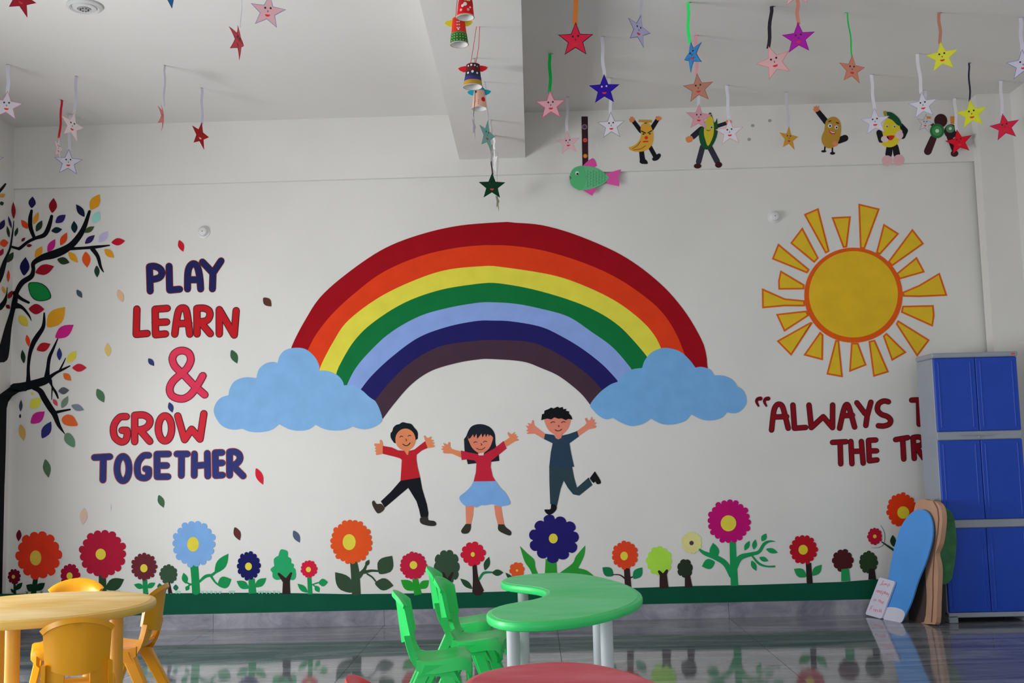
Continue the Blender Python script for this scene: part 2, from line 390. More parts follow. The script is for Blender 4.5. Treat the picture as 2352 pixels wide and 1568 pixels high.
# lettering
def letters(T, w_, items, fill, edge, px, ew=15, label=''):
    """items: list of (word, [letter strokes])"""
    for word, chars in items:
        first = None
        for ch in chars:
            d1 = Draw(); d2 = Draw()
            for st in ch:
                sm = len(st) > 4
                d1.stroke(st, w_, sm, 4); d2.stroke(st, w_-ew, sm, 4)
            o1 = d1.lay(T, wallfn(0), 'painted_letter', paint(edge, px), wall_back)
            o1['label'] = 'painted letter of the word '+word
            d2.lay(T, wallfn(4), 'letter_fill', paint(fill, px), o1)
def ellst(cx, cy, rx, ry, n=18): return [(cx+rx*math.cos(2*math.pi*i/n), cy+ry*math.sin(2*math.pi*i/n)) for i in range(n+1)]
NAVY, REDL = (38,40,92), (168,28,34)
letters(TA, 66, [('PLAY', [
 [[(1345,835),(1352,1052)], [(1345,832),(1390,828),(1440,850),(1458,890),(1440,925),(1400,942),(1350,948)]],
 [[(1522,828),(1527,1043)], [(1527,1043),(1617,1035)]],
 [[(1688,1033),(1690,900),(1705,835),(1740,805),(1775,830),(1797,920),(1806,1033)], [(1695,950),(1795,950)]],
 [[(1822,790),(1917,890)], [(1990,780),(1917,890)], [(1917,890),(1912,1032)]]])], NAVY, (118,44,40), 420)
letters(TA, 68, [('LEARN', [
 [[(1232,1213),(1226,1442)], [(1226,1442),(1325,1433)]],
 [[(1396,1215),(1400,1445)], [(1396,1215),(1505,1207)], [(1396,1335),(1500,1330)], [(1400,1445),(1490,1437)]],
 [[(1573,1440),(1592,1300),(1612,1222),(1645,1203),(1675,1222),(1692,1310),(1708,1440)], [(1585,1345),(1700,1342)]],
 [[(1772,1212),(1774,1438)], [(1772,1208),(1830,1205),(1878,1225),(1890,1268),(1868,1312),(1830,1325),(1780,1330)], [(1812,1340),(1893,1436)]],
 [[(1974,1438),(1974,1218)], [(1974,1218),(2108,1448)], [(2108,1448),(2126,1227)]]])], REDL, (92,42,46), 420)
letters(TB, 72, [('&', [
 [[(1843,495),(1740,405),(1640,300)], [(1640,300),(1575,240),(1552,170),(1580,117),(1640,97),(1698,120),(1718,180),(1690,248),(1640,300),(1560,370),(1527,440),(1545,500),(1600,528),(1660,528),(1720,490),(1780,405),(1825,325)]]])], (196,52,78), (122,44,56), 420)
letters(TB, 68, [('GROW', [
 [[(1137,692),(1080,697),(1035,750),(1020,810),(1035,880),(1090,920),(1130,905),(1145,860),(1143,815)], [(1143,815),(1098,815)]],
 [[(1212,682),(1212,918)], [(1212,680),(1290,677),(1340,705),(1350,740),(1330,780),(1285,805),(1215,815)], [(1262,815),(1348,915)]],
 [ellst(1485,798,60,113)],
 [[(1600,685),(1662,900)], [(1662,900),(1725,805)], [(1725,805),(1800,895)], [(1800,895),(1835,665)]]])], (182,40,52), (110,46,50), 380)
letters(TB, 66, [('TOGETHER', [
 [[(850,1060),(988,1052)], [(930,1060),(926,1262)]],
 [ellst(1107,1160,54,110)],
 [[(1338,1040),(1290,1045),(1245,1100),(1235,1170),(1250,1228),(1300,1245),(1335,1225),(1338,1168)], [(1338,1168),(1310,1162)]],
 [[(1412,1030),(1414,1233)], [(1412,1030),(1517,1028)], [(1412,1132),(1500,1132)], [(1414,1233),(1512,1232)]],
 [[(1592,1028),(1686,1028)], [(1634,1028),(1632,1222)]],
 [[(1750,1027),(1748,1222)], [(1866,1022),(1870,1227)], [(1750,1135),(1868,1125)]],
 [[(1937,1017),(1940,1222)], [(1937,1017),(1998,1015)], [(1938,1112),(2000,1108)], [(1940,1222),(2002,1218)]],
 [[(2066,1012),(2066,1220)], [(2066,1010),(2110,1007),(2150,1030),(2160,1070),(2140,1105),(2110,1125),(2070,1130)], [(2092,1130),(2188,1226)]]])], (52,58,118), (140,66,66), 390)
letters(TG, 46, [('ALWAYS', [
 [[(260,748),(277,600),(295,550),(320,533),(350,552),(375,640),(398,733)], [(275,640),(385,636)]],
 [[(437,540),(450,733)], [(450,733),(543,726)]],
 [[(570,540),(590,728)], [(590,728),(688,637)], [(688,637),(765,728)], [(765,728),(766,540)]],
 [[(824,733),(850,610),(872,545),(895,545),(922,630),(948,723)], [(845,630),(930,625)]],
 [[(967,522),(1035,612)], [(1083,517),(1052,630),(1041,710)]],
 [[(1228,514),(1190,507),(1148,530),(1137,580),(1170,618),(1218,635),(1246,665),(1235,698),(1190,714),(1145,712)]]]),
 ('THE', [
 [[(765,850),(878,844)], [(828,850),(833,1028)]],
 [[(917,842),(926,1027)], [(1004,842),(1019,1022)], [(920,925),(1010,922)]],
 [[(1063,835),(1070,1003)], [(1063,833),(1123,830)], [(1066,920),(1130,920)], [(1070,1003),(1133,995)]]]),
 ('behind the cupboard', [
 [[(1420,500),(1520,496)], [(1478,500),(1483,700)]],
 [[(1288,827),(1388,810)], [(1346,820),(1355,988)]],
 [[(1432,812),(1442,983)], [(1432,810),(1480,805),(1515,830),(1500,870),(1445,880)], [(1460,890),(1520,980)]]])], (106,16,24), (44,20,24), 1950, 9)
qd = Draw()
for dx in (0, 65): qd.stroke([(168+dx,487,36),(145+dx,492,30),(136+dx,515,24),(152+dx,548,16)], None, True)
part(qd, TG, 'painted_quotation_mark', (96,16,24), 1, label='dark red opening quotation mark before ALWAYS', px=1750)
# painted tree: branches
BLACK = (18,20,26)
br = [
 (TA, [[(20,1640,110),(40,1568,95),(75,1380,60),(108,1250,42),(132,1150,50),(150,1060,42),(200,975,48),(280,920,45),(300,860,34),(302,800,40),(380,750,55),(470,725,72),(560,690,70),(640,640,58),(710,560,52),(760,470,42),(805,335,26)],
   [(610,672,30),(740,665,25),(860,655,28),(985,640,12)], [(830,670,40),(880,740,34),(905,830,24),(932,880,8)],
   [(130,1070,40),(190,1120,30),(258,1155,22)], [(140,1180,60),(200,1200,30),(260,1270,18),(283,1320,4)],
   [(95,650,20),(160,668,25),(180,665,30),(250,610,28),(320,575,30),(400,545,40),(440,470,40),(465,378,28)],
   [(310,575,30),(275,480,38),(272,400,38),(284,328,24)],
   [(125,420,6),(115,520,12),(95,650,18),(70,720,22),(40,800,40),(10,900,50),(-15,960,50)],
   [(65,1020,6),(60,1080,12),(40,1150,40),(0,1200,50)], [(-8,160,24),(25,120,24),(50,88,16)]]),
 (TB, [[(130,435,85),(200,425,80),(300,400,75),(400,370,70),(440,345,50)],
   [(255,400,50),(255,330,34),(255,240,28),(270,120,34),(300,30,44),(335,-30,44),(390,-120,34),(398,-240,14)],
   [(420,365,60),(430,260,34),(445,160,32),(480,80,24),(520,-10,10)],
   [(430,350,40),(500,300,25),(580,260,20),(630,235,10)], [(540,270,18),(570,210,13),(590,165,7)],
   [(450,370,40),(465,410,18),(480,440,22),(505,480,22),(522,525,14)], [(470,430,14),(465,540,6)],
   [(300,430,40),(360,460,50),(400,530,55),(450,610,55),(490,670,50),(530,770,34),(585,850,4)], [(480,660,30),(540,645,24),(630,628,16)],
   [(60,-10,60),(40,110,68),(5,180,50)]])]
tree = None
for T, ss in br:
    for s_ in ss:
        o = part(Draw().stroke(s_, None, True), T, 'painted_branch' if tree is None else 'twig', BLACK, 0, tree, px=100)
        if tree is None: tree = o; o['label'] = 'black branches of the painted tree in the left corner'
# trunk bends round the corner onto the left wall
part(Draw().poly([(-40,500),(0,490),(70,440),(130,396),(240,385),(240,462),(180,465),(110,510),(75,560),(60,620),(52,1000),(42,1300),(-60,1300),(-60,800)]), TB, 'trunk', BLACK, 0, tree, px=50)
part(Draw().poly([(-14,1110),(10.5,1110),(9,1180),(6.5,1280),(5,1364),(-14,1364)]), ID, 'trunk', BLACK, 0, tree, px=10)
N_, CR, AM, OR, DG, TE_, MG, IN = (38,32,82), (150,22,40), (222,156,40), (214,72,32), (44,62,42), (22,42,54), (176,30,120), (52,40,108)
LV = [(TA, [((285,305),(293,200),62,N_),((470,348),(483,213),68,(138,22,36)),((815,320),(897,180),85,AM),((760,383),(685,270),55,(28,32,66)),((840,437),(895,335),70,(140,196,186)),((500,437),(592,365),62,IN),((250,490),(190,410),48,OR),((300,450),(347,340),42,(212,144,50)),((325,515),(380,415),50,DG),((462,510),(560,495),52,TE_),((672,530),(665,420),55,TE_),((760,525),(850,470),45,(66,86,48)),((765,625),(853,548),50,(56,38,100)),((890,612),(973,512),65,(184,178,214)),((545,640),(603,523),55,OR),((430,700),(497,583),58,MG),((1003,615),(1127,600),62,(172,24,42)),((318,752),(380,648),58,(222,150,48)),((192,605),(228,570),25,(120,26,50)),((238,645),(290,638),28,(120,26,40)),((215,912),(230,745),82,(26,26,76)),((318,885),(488,828),88,CR),((515,765),(627,795),62,DG),((615,700),(700,795),55,AM),((770,697),(785,840),72,(212,82,30)),((940,675),(1027,752),58,AM),((870,822),(875,930),45,(36,66,52)),((258,1212),(400,1215),88,CR),((170,1270),(250,1370),75,(196,180,62)),((425,1375),(585,1195),130,(226,160,42)),((498,1472),(663,1355),98,(186,34,120)),((240,1445),(262,1555),38,OR),
   ((125,400),(120,250),34,(138,24,36)),((105,485),(75,375),20,(44,36,90)),((85,570),(65,465),24,DG),((135,560),(160,478),28,DG),((65,795),(122,700),50,DG),((75,970),(78,860),26,OR),((50,1075),(22,1005),25,AM),((75,1120),(112,1045),40,(140,30,44)),((55,1175),(92,1210),34,(110,20,34)),((0,500),(42,408),46,N_),((0,625),(77,615),66,OR),((0,735),(30,668),36,(150,26,60)),((0,205),(50,178),35,(214,150,60)),((0,270),(35,255),36,DG),
   ((1612,593),(1650,698),50,(178,26,40)),((690,1040),(740,1113),42,(76,86,98)),((1062,1040),(1107,1152),54,(206,168,132))]),
 (TB, [((215,212),(200,88),40,(36,56,40)),((330,92),(455,38),75,(164,28,40)),((535,185),(533,70),44,(52,54,118)),((607,205),(687,98),64,(222,206,70)),((650,252),(780,252),68,(184,36,54)),((570,302),(640,368),54,(230,116,50)),((525,462),(623,455),60,(92,96,104)),((555,615),(612,506),52,(112,134,116)),((478,533),(517,598),34,(186,72,88)),((642,590),(757,633),56,(118,128,142)),((270,612),(368,525),84,(200,196,72)),((292,500),(288,466),22,(200,190,80)),((277,752),(403,645),88,(176,36,128)),((378,887),(460,735),78,(50,52,122)),((185,645),(190,538),30,(70,76,96)),((180,706),(182,666),18,(50,40,50)),((185,760),(215,912),58,(188,150,84)),((408,1075),(437,1242),66,(84,118,88)),((975,152),(965,28),56,(204,178,110)),((1335,168),(1387,236),44,(54,62,112)),((873,442),(937,566),66,(84,124,92)),((2083,92),(2135,214),60,(58,96,66)),((1523,563),(1552,656),46,(54,62,120)),((1428,1398),(1473,1512),54,(68,106,74))]),
 (TC, [((692,128),(680,270),60,(222,190,172)),((158,308),(152,405),42,(112,20,48)),((1930,288),(1972,397),54,(96,50,48)),((912,95),(912,160),6,(196,176,190))]),
 (TI, [((432,182),(487,288),52,(80,94,118))]), (TD, [((376,614),(432,674),50,(90,56,44))]), (ID, [((588,1075),(604,1113),15,(184,30,48))])]
for T, ls in LV:
    for p0, p1, wd, c in ls:
        part(Draw().poly(leafpoly(p0, p1, wd*1.06)), T, 'painted_leaf', c, 2)
part(Draw().poly(cusped([(255,985),(320,970),(390,990),(440,1040),(460,1110),(400,1140),(320,1135),(270,1080)])), TA, 'painted_leaf', (40,60,40), 1)
part(Draw().poly(cusped([(262,990),(320,977),(386,997),(433,1044),(452,1106),(400,1132),(324,1128),(276,1076)])), TA, 'painted_leaf', (22,128,62), 2)
part(Draw().poly(cusped([(555,725),(570,690),(615,672),(660,690),(690,740),(697,772),(640,778),(580,762)])), TB, 'painted_leaf', (232,106,56), 2)
part(Draw().poly(cusped([(585,850),(625,840),(665,885),(675,930),(668,967),(620,950),(580,905)])), TB, 'painted_leaf', (98,134,106), 2)
# painted flowers and trees on the ground strip
GR, DKG, BRN, YEL = (24,132,74), (40,72,48), (50,36,36), (222,206,70)
def flower(T, c, r, n, col, cen, cr, ccol=YEL, stems=(), leaves=(), depth=.14, label=None, scol=GR, polys=()):
    f = part(Draw().poly(petals(c[0], c[1], r[0], r[1], n, depth, 0.2)), T, 'painted_flower', col, 2, label=label)
    if cr: part(Draw().ell(cen[0], cen[1], cr[0], cr[1], 24), T, 'flower_centre', ccol, 3, f)
    for s_ in stems: part(Draw().stroke(s_[0], None, len(s_[0]) > 2, caps='open' if len(s_[0]) > 2 else False), T, 'stem', s_[1] if len(s_) > 1 else scol, 1, f)
    for l in leaves: part(Draw().poly(leafpoly(l[0], l[1], l[2]*1.05)), T, 'leaf', l[3] if len(l) > 3 else scol, 1, f)
    for p in polys: part(Draw().poly(cusped(p)), T, 'leaf', scol, 1, f)
    return f
def ptree(T, c, r, n, col, trunk, tcol=BRN, arms=(), label=None, depth=.14, poly=None):
    f = part(Draw().poly(poly if poly else petals(c[0], c[1], r[0], r[1], n, depth, 0.3)), T, 'painted_tree', col, 1, label=label)
    part(Draw().stroke(trunk, None, caps=False), T, 'trunk', tcol, 2, f)
    for a in arms: part(Draw().stroke(a, None), T, 'branch', tcol, 2, f)
DK2 = (20,56,36)
flower(TC, (318,518), (188,200), 14, (206,52,30), (293,540), (47,62), (200,172,66), [([(305,612,38),(288,740,40),(275,840,45)],)], [((285,808),(215,762),62),((290,808),(370,745),56)], .13, 'large orange flower in the left corner', DK2)
flower(TC, (117,693), (55,64), 10, (112,16,42), (110,695), (14,16), (200,160,70), [([(120,740,18),(122,835,22)],)], [((125,805),(185,742),40),((118,830),(88,792),22)], .2, 'small crimson flower in the far left corner', DK2)
flower(TC, (577,685), (82,98), 12, (152,16,50), (572,688), (25,29), YEL, [([(577,770,20),(577,835,20)],)], (), .15, 'small crimson flower behind the yellow table', DK2)
flower(TC, (845,505), (195,198), 17, (158,24,50), (828,510), (42,46), YEL, [([(840,660,56),(845,830,66)],)], [((868,795),(1020,715),95),((830,795),(735,735),60)], .13, 'large crimson flower above the yellow table', DKG)
flower(TC, (1185,612), (109,114), 16, (108,42,52), (1183,625), (30,34), YEL, [([(1190,710,38),(1197,832,42)],)], [((1185,785),(1100,758),44),((1205,785),(1278,745),42)], .15, 'brown flower beside the yellow chairs')
ptree(TC, (1385,675), (75,82), 12, (58,82,62), [(1385,740,20),(1400,832,32)], label='small dark green painted tree beside the light blue flower')
for q in ((1315,775),(1447,785)):
    part(Draw().poly(leafpoly((q[0], q[1]+25), (q[0]-4, q[1]-28), 42)), TC, 'painted_sprout', (30,110,80), 1)
flower(TC, (1595,425), (180,192), 18, (126,172,226), (1587,428), (48,60), YEL, [([(1595,590,66),(1604,700,64),(1612,830,66)],),([(1640,735,18),(1690,692,26),(1745,682,22)],),([(1735,690,20),(1765,735,14),(1795,762,14)],),([(1575,760,16),(1540,745,12),(1525,720,12)],),([(1570,755,14),(1545,775,12),(1530,800,10)],),([(1740,682,22),(1780,650,20),(1800,610,14)],)], [((1530,752),(1508,662),48),((1552,768),(1528,810),34),((1768,665),(1878,505),78),((1790,765),(1902,715),95)], .13, 'light blue flower left of the rainbow')
flower(TC, (2045,605), (98,120), 14, (26,28,92), (2043,610), (28,32), YEL, [([(2068,710,50),(2076,832,64)],)], [((2045,790),(1945,730),62),((2095,780),(2190,705),58)], .15, 'small navy flower on a green stem')
ptree(TI, (345,480), (110,135), 12, (36,148,92), [(370,735,70),(370,620,60)], BRN, [[(368,630,50),(305,560,22)],[(372,630,50),(412,555,20)]], 'bright green painted tree with a forked trunk', .12,
      cusped([(330,345),(380,362),(383,410,K),(410,428),(412,465,K),(436,478),(432,505,K),(450,525),(452,590),(425,615),(395,600,K),(330,605,K),(285,612),(252,590),(250,550,K),(232,520),(265,490,K),(262,430),(302,400,K),(312,365)]))
flower(TI, (567,517), (73,77), 13, (178,26,52), (563,522), (22,23), YEL, [([(570,585,36),(578,738,40)],),([(590,655,12),(650,635,12)],),([(600,650,10),(632,682,10)],)], [((555,722),(467,645),48),((650,638),(732,632),64),((622,662),(657,720),42)], .14, 'small crimson flower right of the forked tree')
flower(TI, (937,280), (184,194), 22, (212,78,34), (918,283), (57,70), YEL, [([(955,450,60),(970,560,74),(980,740,76)],),([(1000,580,48),(1050,520,26),(1072,460,14)],),([(1050,545,30),(1110,532,22),(1170,535,18)],),([(1075,560,14),(1120,590,14),(1150,628,12)],)], [((945,722),(795,545),125),((1062,492),(1092,436),34),((1180,560),(1292,402),135),((1142,640),(1304,662),102)], .1, 'large orange flower with big dark leaves', (52,74,54))
flower(TI, (1478,488), (119,121), 18, (158,26,52), (1478,483), (33,35), YEL, [([(1492,600,50),(1518,742,66)],)], [((1490,702),(1368,612),82),((1532,688),(1612,615),68)], .1, 'crimson flower with bright green leaves', (32,134,42))
ptree(TI, (1768,500), (116,154), 10, (52,74,56), [(1775,725,70),(1768,635,56)], BRN, [[(1766,640,48),(1738,552,18)],[(1770,640,48),(1820,550,18)]], 'dark green painted tree behind the green chairs')
flower(TI, (1998,385), (109,107), 10, (168,24,46), (1995,390), (18,21), YEL, [([(2010,485,38),(2020,600,50),(2042,718,105)], BRN),([(2052,605,18),(2090,552,22),(2165,546,16)],(30,116,74))], [((1990,690),(1885,600),48,DKG),((2100,528),(2137,410),50,DKG),((2162,550),(2262,548),54,DKG)], .17, 'red flower on a brown stem above the green chairs')
flower(TJ, (193,600), (60,62), 8, (216,86,40), (193,604), (9,9), YEL, [([(180,655,14),(178,700,14)],)], [((170,690),(103,620),30,DKG)], .18, 'tiny orange flower above the green table')
flower(TJ, (478,358), (194,184), 11, (34,28,98), (473,357), (34,38), YEL, [([(455,515,82),(455,660,98)],)], (), .17, 'large navy blue flower above the green table', (38,128,44),
       polys=[[(215,415,K),(270,470),(325,520),(335,580),(360,640,K),(310,630,K),(290,590),(250,530)], [(525,620,K),(620,550),(650,490),(720,410,K),(710,490),(665,585,K),(730,603),(785,645,K),(620,650,K)]])
flower(TJ, (1027,485), (103,110), 15, (214,66,36), (1020,492), (29,34), YEL, [([(1040,585,45),(1052,745,50)], BRN),([(1025,665,12),(985,638,9),(930,636,7)], BRN),([(1062,662,12),(1098,648,8)], BRN)], [((935,645),(852,580),70),((1092,668),(1160,580),66)], .13, 'orange flower on a brown stem right of the green table', (24,110,70))
ptree(TJ, (1290,530), (100,114), 12, (146,192,62), [(1328,742,70),(1322,640,56)], BRN, [[(1320,650,38),(1290,612,20)],[(1325,650,38),(1350,605,20)]], 'lime green painted tree')
ptree(TJ, (1490,588), (62,74), 7, (38,50,34), [(1518,735,60),(1508,640,40)], BRN, (), 'small dark painted tree beside the lime tree')
flower(TJ, (1540,390), (80,85), 14, (206,200,134), (1540,392), (17,17), (72,52,84), (), (), .12, 'pale yellow flower with a dark centre')
flower(TJ, (1830,225), (168,170), 20, (146,14,86), (1825,240), (60,62), YEL, [([(1858,380,48),(1862,520,52),(1872,722,58)],),([(1852,640,48),(1800,550,42),(1720,500,40),(1640,470,30),(1596,436,12)],),([(1872,580,48),(1915,505,42),(2000,478,30),(2060,460,26),(2100,400,24),(2145,378,16),(2188,382,3)],),([(2005,488,12),(2060,550,18),(2120,572,14),(2185,572,16)],)],
       [((1725,515),(1706,390),72),((1720,538),(1620,572),76),((1950,448),(1988,375),36),((2020,442),(2033,363),36),((2082,378),(2117,318),40),((2115,438),(2207,467),38),((2063,503),(2134,531),36),((2003,528),(2040,607),38)], .12, 'large magenta flower with leafy branches', (24,122,70))
flower(TK, (220,542), (109,114), 15, (136,16,28), (217,543), (36,38), (214,194,50), [([(258,645,42),(268,805,46)], (40,30,32))], [((242,750),(146,690),66,(30,118,64)),((288,742),(360,658),56,(30,118,64))], .14, 'dark red flower on a black stem left of the cupboard')
ptree(TK, (522,625), (83,88), 10, (66,26,28), [(540,690,60),(545,785,70)], (30,118,68), (), 'brown painted tree on a green stem', .15)
ptree(TK, (720,640), (73,88), 12, (38,56,34), [(745,690,44),(748,772,60)], (38,30,32), (), 'dark green painted tree beside the blue board', .12)
flower(TK, (768,440), (58,67), 12, (134,16,36), (768,440), (14,15), (206,176,60), [([(822,483,8),(890,530,16),(940,565,16)], (28,58,40)),([(812,352,2),(838,400,4),(845,450,4),(835,500,4),(800,525,3),(740,528,2)], (60,92,72))], [((912,520),(905,428),44,(28,50,34))], .15, 'tiny red flower on a curling stem by the cupboard')
flower(TK, (975,237), (117,133), 17, (202,52,18), (987,257), (46,48), (214,194,50), (), (), .12, 'orange flower next to the cupboard')
# grass tufts on the strip
random.seed(3)
for x in [62,75,95,240,250,262,272,385,392,405,412,465,475,485,495,505,528,536,595,602,612,620,630,640]:
    d = Draw(); y = 1363
    for a in (-0.5, 0, 0.5): d.stroke([(x, y, 1.6), (x+a*7, y-6-2*random.random(), 0.6)], None, caps=False)
    part(d, ID, 'painted_grass_tuft', (130,188,168) if x > 300 else (40,90,70), 1)
# three painted children
SK1, SK2 = (226,136,94), (220,132,110)
def figure(label, hair, bits):
    root = part(Draw().poly(hair[0]), TH, 'painted_child', hair[1], 1, label=label)
    for nm, col, lay_, pts, kind in bits:
        d = Draw()
        if kind == 'p': d.poly(pts)
        elif kind == 's': d.poly(cusped(pts, 3))
        elif kind == 'e': d.ell(*pts, 32)
        else:
            for st in pts: d.stroke(st, kind, True, 4)
        part(d, TH, nm, col, lay_, root)
figure('painted boy in a red shirt jumping', (cusped([(300,410),(262,390),(240,350),(240,310,K),(255,295),(265,260,K),(290,235),(325,225,K),(355,207),(395,215,K),(440,225),(470,262,K),(497,295),(502,340),(480,380)], 3), (24,30,36)), [
 ('face', SK1, 2, (383,374,97,106), 'e'), ('neck', SK1, 3, [(362,462),(422,462),(408,522),(396,522)], 'p'),
 ('shirt', (158,28,36), 2, [(165,435),(250,450),(310,478),(370,482),(396,520),(410,520),(422,482),(470,470),(520,430),(572,390),(597,455),(540,480),(490,520),(488,560),(500,640),(525,740),(335,772),(348,570),(330,555),(280,540),(165,512)], 'p'),
 ('hand', SK1, 2, [(165,432),(163,510),(130,520),(102,524),(95,510),(104,498),(88,488),(100,470),(86,462),(98,446),(82,430),(84,412),(112,412),(136,412),(134,382),(148,376),(162,402)], 'p'),
 ('hand', SK1, 2, [(597,455),(574,388),(560,342),(568,334),(592,362),(630,346),(636,356),(620,372),(652,378),(654,390),(632,398),(660,404),(658,418),(640,424),(667,434),(650,450)], 'p'),
 ('trousers', (22,26,32), 1, [(335,772),(525,740),(545,850),(590,1000),(605,1085),(600,1122),(530,1122),(515,1050),(490,970),(410,840),(350,890),(185,1030),(145,970),(240,880)], 'p'),
 ('shoe', (58,52,44), 2, [(80,962),(105,995),(150,995),(182,1042),(120,1088),(75,1030),(60,980)], 's'), ('shoe', (50,48,44), 2, [(528,1126),(596,1122),(605,1150),(660,1160),(680,1185),(665,1207),(600,1205),(530,1180)], 's'),
 ('eyes', (50,36,40), 4, [[(328,352),(342,340),(356,346)],[(408,342),(422,333),(436,338)]], 6), ('nose', (70,48,40), 4, [[(385,370),(393,378),(388,388)]], 6), ('mouth', (40,32,36), 4, [[(358,418),(380,432),(405,430),(428,407)]], 8)])
figure('painted girl in a red blouse and light blue skirt', (cusped([(985,612,K),(972,560),(955,500),(948,370,K),(970,340),(990,290),(1020,248),(1070,228),(1130,228),(1190,250),(1230,290),(1248,340),(1252,420),(1280,500),(1288,580,K),(1220,588,K),(1055,604,K)], 3), (30,34,44)), [
 ('face', (218,128,102), 2, [(990,340),(1105,310),(1220,340),(1218,400),(1190,460),(1140,502),(1110,510),(1080,500),(1030,458),(1000,400)], 's'),
 ('fringe', (30,34,44), 3, [(985,368),(1000,290),(1100,250),(1215,290),(1222,348),(1200,313),(1190,347),(1178,313),(1160,352),(1150,318),(1125,354),(1117,316),(1090,350),(1075,367),(1068,318),(1045,357),(1035,323),(1010,360)], 'p'),
 ('blouse', (160,30,48), 2, [(918,480),(980,495),(1085,515),(1095,527),(1135,527),(1150,510),(1240,460),(1330,388),(1358,460),(1210,580),(1205,640),(1225,730),(1255,780),(1040,780),(1062,690),(1068,600),(1050,575),(980,565),(925,572)], 'p'),
 ('collar', (208,196,196), 3, [(1082,510),(1142,500),(1136,527),(1092,527)], 'p'),
 ('arm', SK1, 1, [(920,490),(920,550),(830,510),(760,508),(742,496),(752,482),(725,465),(748,456),(730,438),(762,438),(745,405),(790,425),(800,395),(815,402),(815,445),(830,465)], 'p'),
 ('arm', SK1, 1, [(1333,392),(1358,442),(1440,390),(1478,382),(1470,370),(1450,366),(1472,344),(1445,340),(1456,322),(1432,326),(1440,300),(1405,325),(1370,300),(1370,322),(1388,355)], 'p'),
 ('skirt', (118,164,216), 2, [(1040,778,K),(1255,775,K),(1300,840),(1350,890),(1392,970),(1385,1000),(1350,1012),(1290,1018),(1220,998),(1160,1008),(1110,1008),(1065,1028),(1030,1012),(965,1016),(915,970),(905,925),(960,880),(1010,830)], 's'),
 ('leg', (226,136,106), 1, [(963,1010),(1042,1010),(1035,1100),(1015,1192),(968,1192)], 'p'), ('leg', (226,136,106), 1, [(1238,1010),(1305,1010),(1320,1110),(1336,1195),(1275,1197),(1250,1100)], 'p'),
 ('shoe', (52,50,46), 2, [(965,1188,K),(1015,1188,K),(1012,1240),(985,1278),(935,1280),(920,1255),(940,1220)], 's'), ('shoe', (52,50,46), 2, [(1278,1192,K),(1335,1192,K),(1352,1220),(1400,1258),(1402,1290),(1375,1298),(1282,1252)], 's'),
 ('eyes', (60,40,40), 4, [[(1042,405),(1058,395),(1073,400)],[(1133,400),(1150,390),(1169,394)]], 6), ('nose', (70,48,40), 4, [[(1110,411),(1121,424),(1113,429)]], 6), ('mouth', (70,40,40), 4, [[(1068,458),(1095,470),(1125,468),(1150,450)]], 6)])
figure('painted boy in a dark teal shirt standing on one foot', ([(1693,188),(1700,130),(1720,125),(1725,95),(1760,82),(1790,65),(1810,75),(1850,57),(1870,68),(1900,60),(1905,80),(1938,78),(1930,95),(1964,104),(1960,120),(1985,150),(1995,182),(1955,175),(1930,187),(1890,170),(1860,174),(1820,160),(1790,180),(1750,172),(1720,180)], (20,22,24)), [
 ('face', SK2, 0, [(1728,170),(1850,150),(1970,170),(1968,230),(1945,280),(1900,325),(1860,337),(1820,325),(1770,290),(1740,240)], 's'),
 ('neck', SK2, 3, [(1818,310),(1898,310),(1886,360),(1858,373),(1832,360)], 'p'),
 ('shirt', (40,60,80), 2, [(1730,318),(1815,330),(1835,362),(1860,372),(1885,360),(1895,335),(1960,320),(2040,292),(2055,345),(1965,410),(1980,500),(2010,637),(1770,640),(1785,500),(1803,410),(1720,370)], 'p'),
 ('arm', SK2, 1, [(1732,320),(1720,370),(1630,318),(1555,320),(1556,308),(1574,300),(1546,290),(1566,272),(1543,240),(1578,244),(1560,215),(1598,222),(1605,186),(1620,190),(1625,235),(1660,265)], 'p'),
 ('arm', SK2, 1, [(2036,292),(2053,342),(2150,275),(2215,263),(2227,244),(2206,236),(2227,210),(2202,208),(2212,180),(2190,182),(2180,152),(2165,185),(2145,190),(2130,165),(2112,172),(2130,215),(2110,240)], 'p'),
 ('trousers', (44,62,72), 1, [(1770,630),(1990,630),(2010,740),(2038,838),(2150,740),(2187,812),(2060,915),(2000,902),(1950,840),(1910,770),(1880,850),(1845,1012),(1780,998),(1772,800)], 'p'),
 ('shoe', (22,24,26), 2, [(1790,998),(1838,1010),(1838,1050),(1800,1090),(1760,1098),(1730,1070),(1728,1048),(1782,1045)], 's'), ('shoe', (22,24,26), 2, [(2160,748,K),(2210,680,K),(2265,770),(2262,800),(2230,803),(2215,780),(2195,792)], 's'),
 ('eyes', (50,36,40), 4, [[(1785,214),(1803,203),(1823,208)],[(1888,212),(1905,200),(1923,206)]], 6), ('nose', (70,48,40), 4, [[(1856,238),(1865,246),(1860,252)]], 6), ('mouth', (60,36,36), 4, [[(1827,280),(1845,290),(1870,288),(1890,275)]], 7)])

